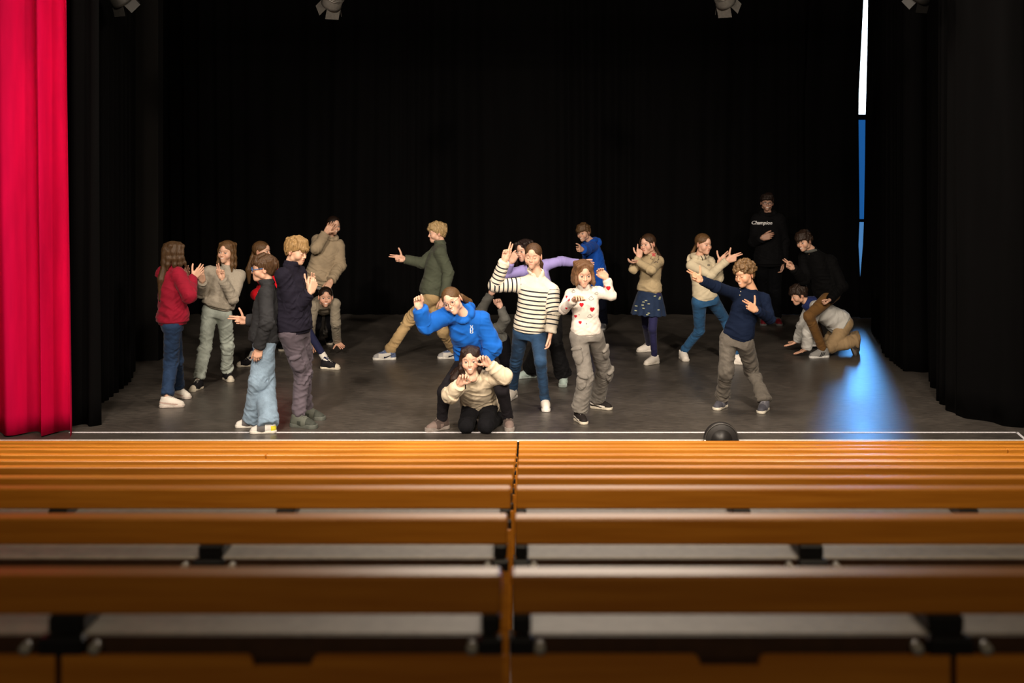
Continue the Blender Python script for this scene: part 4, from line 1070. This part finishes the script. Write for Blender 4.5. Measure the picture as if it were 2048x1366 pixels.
A.append(dict(id=4, label='person with blue glasses, charcoal sweatshirt and wide light blue jeans', fy=858, S=.96, yaw=-84, hyaw=-82,
    P=(529, 682), N=(536, 568), head=(527, 538), hrot=(-80, 3, 0), smile=1, hair=('boy', (.10, .052, .024), dict(fringe=.030)), skin=(.62, .36, .25),
    glasses=dict(col=(.05, .16, .42), r=.0030),
    armL=((533, 645), (518, 694, -.16), 'relaxed', (514, 722, -.16), LT), armR=((530, 640, .1), (493, 641, .1), 'gun', (456, 639, .1), UP),
    legL=((531, 766), (537, 846), -80), legR=((517, 764), (507, 835), -82),
    trousers=dict(fit='wider', col=srgb(138, 162, 184), mat='denim', amp=.005, name='jeans', hem=.02, over=.0, waist=.12),
    top=dict(col=srgb(46, 47, 50), ease=.03, neck='stand', amp=.006, name='sweatshirt', hem=-.03, cuffback=.0), 
    decor=lambda put, J, P, N, ax, fw, mR, S, r, D: (put(N + fw * .10 - ax * .07 - mR * .07, -fw * .3 + mR * 1.0, ax, lambda u, v: abs(u) < .004 + v * .2 or abs(v) < .004, .022, .022, 1), [cloth((.7, .7, .7))])[1],
    shoe=dict(cols=[srgb(225, 222, 216), srgb(95, 92, 92), srgb(222, 214, 60)], sole=(.75, .72, .65), pat='panels', wide=1.05)))
A.append(dict(id=5, label='blond person in navy sweater and grey cargo trousers clasping hands', fy=855, S=1.06, yaw=72, hyaw=72,
    P=(588, 662), N=(581, 531), head=(593, 503), hrot=(66, 16, 0), smile=1, hair=('boy', (.44, .27, .11), dict(fringe=.045, sweep=-.6)), closed=1, skin=(.64, .40, .28),
    armR=((590, 618, -.10), (621, 585, -.12), 'clasp', (634, 552, -.08), UP), armL=((606, 612, .16), (616, 580, .04), 'open', (629, 556, -.0), UP),
    legR=((604, 745), (597, 832), 68), legL=((606, 742), (612, 817), 76),
    trousers=dict(fit='jogger', col=srgb(96, 88, 98), amp=.010, wl=.05, name='cargo_trousers', cargo=[(.62)] and [(.66, 1)], hem=.06, over=-.04, waist=.1, sock=srgb(20, 20, 24)),
    top=dict(col=srgb(34, 32, 44), ease=.028, neck='stand', amp=.008, hem=-.03),
    shoe=dict(cols=[srgb(92, 96, 88), srgb(60, 64, 58)], sole=(.10, .11, .095), lace=(.16, .17, .15), pat='two', chunky=1, wide=1.08), shs=1.05))
A.append(dict(id=6, label='person in a beige hoodie and grey trousers standing astride over a crouching one', D=15.6, S=1.05, yaw=22, hyaw=10, fem=True,
    P=(634, 566), N=(660, 474), head=(667, 452), hrot=(34, 4, 8), smile=2, hair=('pulled', DBROWN, dict(tie=(-.03, -.10, -.0), bun=.035)), skin=(.60, .36, .25),
    armR=((633, 497, -.22), (652, 466, -.16), 'open', (664, 446, -.17), RT), armL=((680, 530, .0), (662, 562, -.2), 'relaxed', (655, 575, -.2), LT),
    legR=((598, 626), (572, 684), -10), legL=((662, 622), (657, 672), 15),
    trousers=dict(fit='straight', col=srgb(120, 116, 110), amp=.006, waist=.12),
    top=dict(col=srgb(158, 142, 118), ease=.034, neck='hood', amp=.008, name='hoodie', hem=-.03, pocket=1),
    shoe=dict(cols=[srgb(24, 24, 26), WHT], sole=OFF, lace=(.8, .8, .76), pat='band')))
A.append(dict(id=7, label='person in a grey sweater crouching on all fours with both hands on the floor', D=14.7, S=1.0, yaw=8, hyaw=8, fem=True,
    P=(646, 612, .50), N=(650, 608, .02), head=(651, 595, -.12), hrot=(14, 4, 2), smile=2, hair=('pulled', DBROWN, dict(tie=(0, -.10, .05), bun=.03)), skin=(.58, .33, .23),
    SR=(629, 612, .0), SL=(670, 608, .0),
    armR=((621, 645, .05), (622, 688, .3), 'flat', (625, 703, .18), RT), armL=((671, 645, .05), (674, 684, .35), 'flat', (690, 699, .2), LT),
    legR=((632, 650, .25), (630, 672), 0, 0), legL=((664, 650, .25), (664, 672), 0, 0),
    trousers=dict(fit='slim', col=srgb(16, 16, 20), amp=.004, waist=.1),
    top=dict(col=srgb(142, 134, 118), ease=.02, neck='crew', mat='knit', amp=.006), shoe=dict(cols=[srgb(20, 20, 22)], sole=(.02, .02, .02))))
A.append(dict(id=8, label='blond person in olive green sweater and khaki trousers lunging and pointing sideways', D=14.55, S=1.10, yaw=-80, hyaw=-82,
    P=(862, 592), N=(881, 488), head=(874, 466), hrot=(-78, 8, 0), smile=1, hair=('boy', (.52, .36, .17), dict(fringe=.03)), skin=(.66, .40, .29),
    armL=((897, 545, -.14), (888, 596, -.20), 'relaxed', (883, 618, -.2), LT), armR=((845, 526, .1), (808, 518, .06), 'gun', (777, 515, .0), UP),
    legL=((820, 638), (778, 702), -82), legR=((886, 662), (907, 700), -84),
    trousers=dict(fit='slim', col=srgb(178, 152, 110), amp=.009, wl=.045, name='chinos', waist=.12, over=-.03, hem=.04, sock=srgb(120, 84, 62)),
    top=dict(col=srgb(76, 82, 68), ease=.02, neck='mock', amp=.006, hem=-.0),
    shoe=dict(cols=[srgb(215, 212, 206), srgb(92, 106, 140), srgb(158, 158, 160), srgb(40, 44, 60)], sole=(.75, .73, .68), lace=(.75, .74, .72), pat='hi', high=1), shs=1.05))
A.append(dict(id=9, label='person in glasses and a bright blue hoodie squatting with one fist raised', fy=862, S=1.03, yaw=8, hyaw=6, fem=True,
    P=(955, 712, .30), N=(926, 628, -.06), head=(905, 603, -.12), hrot=(-14, 10, -26), smile=2, hair=('pulled', LBROWN, dict(tie=(-.05, -.10, -.01), tails=[([(938, 604, .03), (934, 612, .04)], [.028, .014])])), skin=(.70, .43, .31),
    glasses=dict(col=(.30, .14, .10), metal=.6, r=.0016), SR=(893, 632, -.05), SL=(962, 640, -.02),
    armR=((852, 651, -.12), (838, 616, -.20), 'fist', (836, 592, -.2), RT), armL=((986, 692, .0), (973, 716, .02), 'relaxed', (962, 728, -.02), UP),
    legR=((889, 784, -.10), (884, 838), -48), legL=((1004, 778, -.10), (1016, 835), 8),
    trousers=dict(fit='leggings', col=srgb(34, 32, 36), amp=.003, name='leggings', hem=.03, waist=.1),
    top=dict(col=srgb(18, 98, 196), ease=.042, neck='hood', amp=.011, wl=.06, name='hoodie', hem=-.0),
    decor=lambda put, J, P, N, ax, fw, mR, S, r, D: (put(W(940, 662, D - .4), (0, 1, -.1), (0, 0, 1), lambda u, v: (abs(abs(u) - .010) < .0028 and -.030 < v < .012) or (abs(abs(u + .0) - abs(v - .022) * .5 - .003) < .0028 and .012 < v < .036) or (abs(v + .012) < .002 and abs(u) < .012) or (abs(v + .03) < .002 and abs(u) < .01), .05, .08, 1, .002), [cloth((.78, .85, .9))])[1],
    shoe=dict(cols=[srgb(78, 66, 62), srgb(120, 104, 98)], sole=(.22, .19, .17), lace=(.3, .26, .22), pat='two', chunky=1)))
A.append(dict(id=10, label='kneeling person with long dark hair and a cream sweater making claw hands', D=10.78, S=1.0, yaw=4, hyaw=6, fem=True,
    P=(962, 806, .34), N=(944, 749, -.12), head=(941, 721, -.14), hrot=(-2, 4, -3), smile=2, hair=('long', (.030, .014, .009), dict(len=.13, noface=1, tails=[([(922, 735, -.06), (908, 758, -.10), (902, 776, -.08)], [.03, .034, .012]), ([(926, 740, -.12), (926, 762, -.2), (930, 776, -.2)], [.02, .026, .01]), ([(915, 740, .02), (898, 760, .04), (890, 772, .04)], [.03, .03, .008])])), skin=(.74, .45, .33),
    SR=(925, 766, -.02), SL=(976, 758, -.02),
    armR=((900, 790, -.20), (919, 769, -.30), 'claw', (930, 745, -.36), RT), armL=((1008, 752, -.16), (978, 730, -.20), 'claw', (960, 706, -.26), LT),
    legR=((932, 851, -.08), (940, 846, .38), (0, .25, -.97)), legL=((972, 851, -.08), (996, 836, .38), (.15, .35, -.94)),
    trousers=dict(fit='straight', col=srgb(22, 22, 25), amp=.004, waist=.1), 
    top=dict(col=srgb(220, 206, 180), ease=.034, neck='mock', mat='plain', amp=.007, hem=-.06),
    shoe=dict(cols=[srgb(200, 186, 168)], sole=(.06, .05, .05))))
A.append(dict(id=11, label='person in grey top kneeling half hidden behind the striped sweater person', D=14.0, S=1.0, yaw=10, hyaw=0, fem=True,
    P=(996, 690, .1), N=(958, 660, .0), head=(948, 644, -.05), hrot=(0, 20, -20), hair=('pulled', DBROWN, {}), skin=(.60, .36, .27),
    SR=(955, 650, 0), SL=(1000, 655, 0),
    armR=((962, 622, 0), (981, 588, 0), 'fist', (996, 568, 0), UP), armL=((1010, 638, -.05), (1001, 614, -.05), 'fist', (993, 596, -.05), LT),
    legR=((985, 725, -.15), (985, 728, .25), (0, .3, -.95)), legL=((1012, 725, -.15), (1012, 728, .25), (0, .3, -.95)),
    trousers=dict(fit='slim', col=srgb(14, 14, 18), amp=.004), top=dict(col=srgb(92, 92, 88), ease=.022, neck='crew', amp=.006), shoe=dict(cols=[srgb(22, 22, 24)], sole=(.03, .03, .03))))
A.append(dict(id=12, label='person in a cream sweater with navy stripes and blue jeans raising two fingers', D=11.75, S=1.03, yaw=6, hyaw=-2, fem=True,
    P=(1060, 665, .06), N=(1074, 548), head=(1066, 513, -.03), hrot=(-12, 8, 3), smile=0, hair=('pulled', (.12, .06, .028), dict(tie=(0, -.105, -.0), tails=[([(1082, 528, .10), (1083, 540, .10)], [.022, .012])])), skin=(.70, .42, .30),
    SR=(1040, 570, .02), SL=(1104, 582, -.0), closed=1,
    armR=((991, 571, -.02), (1010, 520, -.10), 'victory', (1017, 492, -.10), RT), armL=((1108, 622, -.06), (1101, 668, -.10), 'relaxed', (1099, 692, -.12), NR),
    legR=((1032, 724), (1025, 778), -20), legL=((1081, 724), (1090, 798), 4),
    trousers=dict(fit='skinny', col=srgb(40, 68, 100), mat='denim', amp=.0045, name='jeans', waist=.16, hem=.02),
    top=dict(col=srgb(230, 222, 205), ease=.028, neck='zip', mat='knit', amp=.0045, striped=True, hem=.03, blouse=.3),
    shoe=dict(cols=[WHT, srgb(30, 30, 34)], sole=(.75, .72, .68), pat='swoosh')))
A.append(dict(id=13, label='person with dark hair in a lavender top stretching one arm sideways', D=13.3, S=1.04, yaw=-16, hyaw=-14, fem=True,
    P=(1093, 630), N=(1068, 530), head=(1049, 502), hrot=(-40, 8, -4), hair=('long', (.022, .012, .010), dict(len=.20)), skin=(.62, .37, .27),
    SL=(1091, 530, 0), SR=(1046, 542, -.05),
    armR=((1012, 548, -.10), (1022, 524, -.2), 'fist', (1034, 504, -.22), UP), armL=((1122, 522, .02), (1160, 527, .05), 'relaxed', (1183, 530, .05), UP),
    legR=((1078, 690), (1062, 738), -62), legL=((1112, 690), (1127, 752), -4),
    trousers=dict(fit='flare', col=srgb(24, 24, 26), amp=.005, hem=-.01, over=.01),
    top=dict(col=srgb(152, 142, 204), ease=.012, neck='crew', amp=.004), shoe=dict(cols=[srgb(176, 196, 190)], sole=(.5, .6, .57), lace=(.6, .7, .66), chunky=1)))
A.append(dict(id=14, label='person with brown fringe in royal blue hoodie far back pointing at the viewer', D=17.0, S=1.0, yaw=-50, hyaw=-60,
    P=(1196, 565), N=(1181, 483), head=(1167, 466, -.06), hrot=(-32, 10, -6), smile=2, hair=('boy', (.14, .075, .032), dict(fringe=.04)), skin=(.62, .37, .26),
    SL=(1184, 494, -.12),
    armL=((1172, 499, -.36), (1165, 499, -.58), 'point', (1152, 498, -.72), UP), armR=((1180, 525, .1), (1168, 540, -.02), 'relaxed', (1160, 548, -.05), UP),
    legR=((1184, 610), (1186, 643), -50), legL=((1204, 612), (1207, 645), -10),
    trousers=dict(fit='straight', col=srgb(16, 20, 34), amp=.004), top=dict(col=srgb(16, 78, 178), ease=.036, neck='hood', amp=.008, name='hoodie', hem=-.15),
    shoe=dict(cols=[srgb(150, 152, 156), srgb(90, 92, 98)], sole=(.5, .5, .5), pat='two')))
def hearts(put, J, P, N, ax, fw, mR, S, r, D):
    for (x, y, s, k) in ((1171, 580, .016, 0), (1166, 617, .019, 0), (1188, 627, .021, 0), (1154, 641, .013, 0), (1163, 653, .014, 0), (1137, 602, .015, 0), (1212, 581, .014, 0), (1221, 583, .020, 0), (1134, 621, .010, 0), (1145, 573, .013, 0),
                         (1167, 607, .008, 1), (1161, 637, .009, 1), (1186, 604, .018, 2), (1183, 640, .018, 2), (1150, 612, .012, 2), (1197, 594, .012, 2), (1176, 655, .010, 1), (1150, 590, .012, 2)):
        shp = (lambda u, v, s=s: heart(u, v, s)) if k == 0 else (lambda u, v, s=s: u * u + v * v < (s * .5) ** 2) if k == 1 else (lambda u, v, s=s: abs(math.hypot(u * (1 if v > 0 else .7), v) - s * .8) < .0016 or (abs(u - s * .4) < .0016 and 0 < v < s * 1.3))
        put(W(x, y, D - .35), (0, 1, 0), (0, 0, 1), shp, .05, .055, 1 if k == 0 else 2, .0022)
    return [cloth(srgb(196, 26, 44)), cloth(srgb(120, 116, 118))]
A.append(dict(id=15, label='child in white sweatshirt printed with red hearts and grey cargo jeans', fy=846, S=.95, yaw=4, hyaw=12, fem=True,
    P=(1173, 672), N=(1168, 577), head=(1166, 548, -.05), hrot=(12, 14, 0), smile=0, hair=('long', (.20, .10, .045), dict(len=.115, front=.9, line=.045)), skin=(.70, .42, .30), SR=(1142, 590, 0), SL=(1196, 584, 0),
    armR=((1127, 618, -.10), (1149, 600, -.28), 'relaxed', (1163, 588, -.40), RT), armL=((1222, 591, -.04), (1213, 556, -.06), 'relaxed', (1194, 536, -.10), DN),
    legR=((1172, 752), (1158, 824), 20), legL=((1208, 738), (1194, 799), 62),
    trousers=dict(fit='wide', col=srgb(128, 124, 118), mat='denim', amp=.0045, name='cargo_jeans', cargo=[(.45, 1), (1.12, 1)], cfront=1.0, hem=-.02, over=.02, waist=.12),
    top=dict(col=srgb(228, 220, 210), ease=.007, neck='stand', amp=.006, name='sweatshirt', hem=0, blouse=2.2), decor=hearts,
    shoe=dict(cols=[srgb(40, 36, 36), WHT, WHT], sole=OFF, lace=(.85, .82, .78), pat='band')))
def collar_flower(put, J, P, N, ax, fw, mR, S, r, D):
    fl = lambda u, v: math.hypot(u, v) < .020 + .006 * math.sin(5 * math.atan2(v, u))
    put(W(1312, 512, D - .3), (0, 1, 0), (0, 0, 1), lambda u, v: math.hypot(u, v) > .012 and fl(u, v), .07, .07, 1); put(W(1312, 512, D - .3), (0, 1, 0), (0, 0, 1), lambda u, v: math.hypot(u, v) < .009, .03, .03, 1)
    put(W(1313, 516, D - .3), (0, 1, 0), (0, 0, 1), lambda u, v: abs(math.hypot(u, v * .8) - .040 - .005 * math.sin(9 * math.atan2(v, u))) < .0028 and (u > -.02 or v < 0), .12, .13, 2)
    return [cloth(srgb(178, 58, 70)), cloth(srgb(50, 30, 42))]
A.append(dict(id=16, label='child in a beige flower-shoulder sweater, denim skirt and navy tights', fy=728, S=.96, yaw=-50, hyaw=-45, fem=True,
    P=(1299, 590), N=(1303, 508), head=(1296, 489, -.04), hrot=(-42, 6, -6), smile=1, hair=('pulled', BROWN, dict(tie=(0, -.10, -.03), wisps=1, tails=[([(1318, 512, .06), (1323, 530, .05), (1321, 546, .05)], [.026, .024, .008])])), skin=(.62, .37, .27),
    armL=((1303, 540), (1275, 523, -.22), 'relaxed', (1259, 526, -.28), NR), armR=((1267, 538), (1278, 515, -.10), 'point', (1281, 486, -.12), LT),
    legL=((1305, 658), (1309, 713), -50), legR=((1292, 650), (1297, 689), -70),
    trousers=dict(fit='tights', col=srgb(38, 38, 78), amp=.0015, name='tights'), skirt=dict(col=srgb(30, 46, 74), col2=srgb(186, 190, 150)),
    top=dict(col=srgb(182, 164, 130), ease=.016, neck='crew', mat='knit', amp=.005, hem=.06, blouse=1.6), decor=collar_flower, shoe=SH_WHITE))
A.append(dict(id=17, label='person with a ponytail in a cream hooded top and blue jeans making two finger guns', fy=730, S=1.06, yaw=34, hyaw=24, fem=True,
    P=(1411, 602), N=(1399, 513), head=(1407, 489, -.04), hrot=(36, 6, 0), smile=0, hair=('pulled', LBROWN, dict(tie=(0, -.105, -.01), tails=[([(1385, 505, .06), (1381, 520, .06), (1380, 532, .06)], [.02, .022, .008])])), skin=(.64, .38, .27),
    armR=((1421, 550, -.20), (1455, 520, -.26), 'gun', (1483, 511, -.28), UP), armL=((1438, 555, .02), (1438, 526, -.04), 'gun', (1458, 508, -.06), UP),
    legR=((1399, 661), (1366, 703), 8), legL=((1451, 640), (1472, 712), 78),
    trousers=dict(fit='skinny', col=srgb(42, 84, 124), mat='denim', amp=.004, name='jeans', waist=.12),
    top=dict(col=srgb(208, 196, 168), ease=.010, neck='hood', amp=.005, name='hoodie', hem=.02, blouse=.2),
    decor=lambda put, J, P, N, ax, fw, mR, S, r, D: ([put(W(x, y, D - .3), (0, 1, 0), (-.35, 0, 1), lambda u, v: abs(u) < .0045 and abs(v) < .045, .012, .1, 1) for x, y in ((1409, 517), (1416, 515))], put(W(1424, 534, D - .3), (0, 1, 0), (0, 0, 1), lambda u, v: abs(math.hypot(u, v * 1.4) - .012) < .003 or abs(v) < .002, .034, .02, 1))[0] and [cloth(srgb(40, 38, 46))],
    shoe=SH_WHITE))
A.append(dict(id=18, label='curly-haired person in navy buttoned shirt and grey trousers pointing with both hands', fy=824, S=.98, yaw=-22, hyaw=-16,
    P=(1473, 682), N=(1502, 580), head=(1489, 550, -.04), hrot=(-48, 12, -4), smile=2, closed=1, hair=('curly', (.20, .115, .050)), skin=(.66, .37, .23), SR=(1470, 588, .0), SL=(1528, 598, .03),
    armR=((1432, 574, -.16), (1402, 560, -.24), 'gun', (1370, 543, -.28), UP), armL=((1541, 638, -.02), (1512, 620, -.20), 'gun', (1484, 603, -.26), UP),
    legR=((1452, 742), (1445, 797), -32), legL=((1504, 740), (1529, 803), -24),
    trousers=dict(fit='straight', col=srgb(98, 93, 86), mat='denim', amp=.011, wl=.05, waist=.14, hem=-.01, over=.01),
    top=dict(col=srgb(20, 30, 52), ease=.014, neck='crew', amp=.005, name='shirt', hem=.03, blouse=.4),
    decor=lambda put, J, P, N, ax, fw, mR, S, r, D: ([put(W(x, y, D - .3), (0, 1, 0), (0, 0, 1), lambda u, v: u * u + v * v < .0048 ** 2, .012, .012, 1, .0015) for x, y in ((1491, 583), (1491, 589), (1489, 596))]) and [simple('button', (.5, .42, .3), .4)],
    shoe=dict(cols=[srgb(96, 96, 104), srgb(70, 70, 78)], sole=(.66, .62, .52), lace=(.3, .3, .33), pat='two', wide=1.05)))
def chest_text(root, org, top, V, Q, J, P, N, ax, fw, mR, S, D, nx):
    cu = bpy.data.curves.new('lettering', 'FONT'); cu.body = 'Champion'; cu.size = .066; cu.shear = .35; cu.align_x = 'CENTER'; cu.offset = .0012; cu.resolution_u = 3
    tmp = bpy.data.objects.new('lettering', cu); link(tmp); bpy.context.view_layer.update(); me = tmp.to_mesh()
    vs_ = [v.co.copy() for v in me.vertices]; fs = [tuple(p.vertices) for p in me.polygons]; tmp.to_mesh_clear(); bpy.data.objects.remove(tmp)
    bvh = BVHTree.FromPolygons([tuple(v) for v in V.tolist()], [tuple(q) for q in Q.tolist()])
    c = W(1532, 451, D - .4); out = []
    for v in vs_:
        o = Vector(c) + Vector((v.x, 0, v.y)); h = bvh.ray_cast(o, Vector((0, 1, 0)), 1)[0]
        out.append(tuple((h if h is not None else Vector((o.x, D - .12, o.z))) - Vector((0, .004, 0))))
    mesh_obj('lettering', out, fs, cloth((.8, .8, .82)), top, org, False)
A.append(dict(id=19, label='tall person in black hoodie with white lettering standing at the dark back', D=17.5, S=1.18, yaw=-4, hyaw=0,
    P=(1538, 524), N=(1536, 427), head=(1534, 406, -.03), hrot=(-6, 2, 3), smile=2, hair=('boy', (.025, .014, .010), dict(fringe=.022)), skin=(.42, .24, .17), glasses=dict(col=(.08, .07, .07), r=.0022),  # skin colour darkened to paint in the light falloff at the back
    armR=((1509, 482, -.05), (1524, 476, -.26), 'relaxed', (1545, 471, -.3), UP), armL=((1567, 484, .02), (1566, 522, -.03), 'relaxed', (1565, 545, -.05), NR),
    legR=((1528, 580), (1527, 634), -10), legL=((1550, 580), (1553, 634), 6),
    trousers=dict(fit='straight', col=srgb(10, 11, 14), amp=.004), top=dict(col=srgb(13, 13, 15), ease=.036, neck='hood', amp=.006, name='hoodie', hem=-.08),
    extra=chest_text, shoe=dict(cols=[srgb(70, 70, 72), srgb(110, 16, 30)], sole=(.12, .12, .12), pat='two')))
def grey_collar(root, org, top, V, Q, J, P, N, ax, fw, mR, S, D, nx):
    f = Fld(N - .2, N + .2, .005); prev = None
    for h in (.006, .024):
        prev = None
        for i in range(15):
            a = math.radians(-150 + 300 * i / 14); p = N + nx * h + (mR * math.sin(a + math.pi) - fw * math.cos(a + math.pi)) * .064 * S - ax * (.05 * (abs(i - 7) / 7.0) ** 3)
            if prev is not None: f.cone(prev, p, .012, .012, .005)
            prev = p
    V2, Q2 = f.mesh(); mesh_obj('collar', V2, Q2, cloth(srgb(96, 98, 94)), top, org)['label'] = 'grey collar'
A.append(dict(id=20, label='person in black sweater and brown trousers sitting astride a crawling person', D=14.95, S=1.04, yaw=-46, hyaw=-70,
    P=(1657, 588), N=(1622, 500, -.08), head=(1608, 483, -.12), hrot=(-44, 16, -6), smile=2, hair=('boy', (.035, .019, .012), dict(fringe=.036)), skin=(.62, .37, .26),
    SL=(1662, 522, -.1),
    armR=((1608, 560, -.04), (1586, 536, -.20), 'victory', (1562, 520, -.26), UP), armL=((1684, 572, -.16), (1659, 600, -.30), 'fist', (1643, 612, -.36), NR),
    legL=((1618, 632, -.34), (1646, 699), -72), legR=((1625, 622, .30), (1640, 676, .5), -72),
    trousers=dict(fit='slim', col=srgb(112, 80, 42), amp=.004, waist=.06, sock=srgb(20, 20, 22), hem=.03, over=-.03),
    top=dict(col=srgb(11, 11, 12), ease=.026, neck='vneck', amp=.006, hem=-.02), extra=grey_collar,
    shoe=dict(cols=[srgb(138, 138, 136), srgb(20, 20, 24)], sole=(.70, .70, .68), lace=(.4, .4, .4), pat='stripes'), shs=1.05))
def yoke(put, J, P, N, ax, fw, mR, S, r, D):
    return []
def blue_collar(root, org, top, V, Q, J, P, N, ax, fw, mR, S, D, nx):
    f = Fld(N - .25, N + .25, .006); prev = None
    for h, r_, rr in ((.0, .066, .024), (.03, .060, .018), (-.035, .082, .026)):
        prev = None
        for i in range(17):
            a = 2 * math.pi * i / 16; p = N + nx * h + (mR * math.sin(a) - fw * math.cos(a)) * r_ * S
            if prev is not None: f.cone(prev, p, rr, rr, .008)
            prev = p
    V2, Q2 = f.mesh(); V2 = V2 + vnormals(V2, Q2) * (vnoise(V2 * 22) * .004)[:, None]
    o = mesh_obj('collar', V2, Q2, cloth(srgb(30, 42, 92)), top, org); o['label'] = 'dark blue collar and shoulder panel'
A.append(dict(id=21, label='dark-haired person in white and blue jacket crawling on hands and knees', D=15.0, S=1.0, yaw=-84, hyaw=-84,
    P=(1688, 648), N=(1617, 606), head=(1597, 590), hrot=(-78, 22, 0), smile=1, hair=('boy', (.035, .020, .013), dict(fringe=.03)), skin=(.64, .37, .25),
    armL=((1617, 664), (1613, 699, -.14), 'flat', (1591, 707, -.16), NR), armR=((1606, 652), (1595, 683, .22), 'flat', (1572, 692, .22), FR),
    legL=((1662, 692, -.14), (1712, 682, -.10), (.35, 0, -.9)), legR=((1660, 680, .16), (1716, 676, .16), (.35, 0, -.9)),
    trousers=dict(fit='wide', col=srgb(158, 134, 100), amp=.009, wl=.05, waist=.0), 
    top=dict(col=srgb(196, 196, 192), ease=.036, neck='crew', amp=.009, wl=.055, name='jacket', hem=.0), extra=blue_collar,
    shoe=dict(cols=[srgb(52, 46, 42), srgb(80, 72, 64)], sole=(.09, .08, .07), pat='two', chunky=1)))
ONLY = None
for c in A:
    if ONLY is None or c['id'] in ONLY: person(c)
print('\n'.join(REPORT))
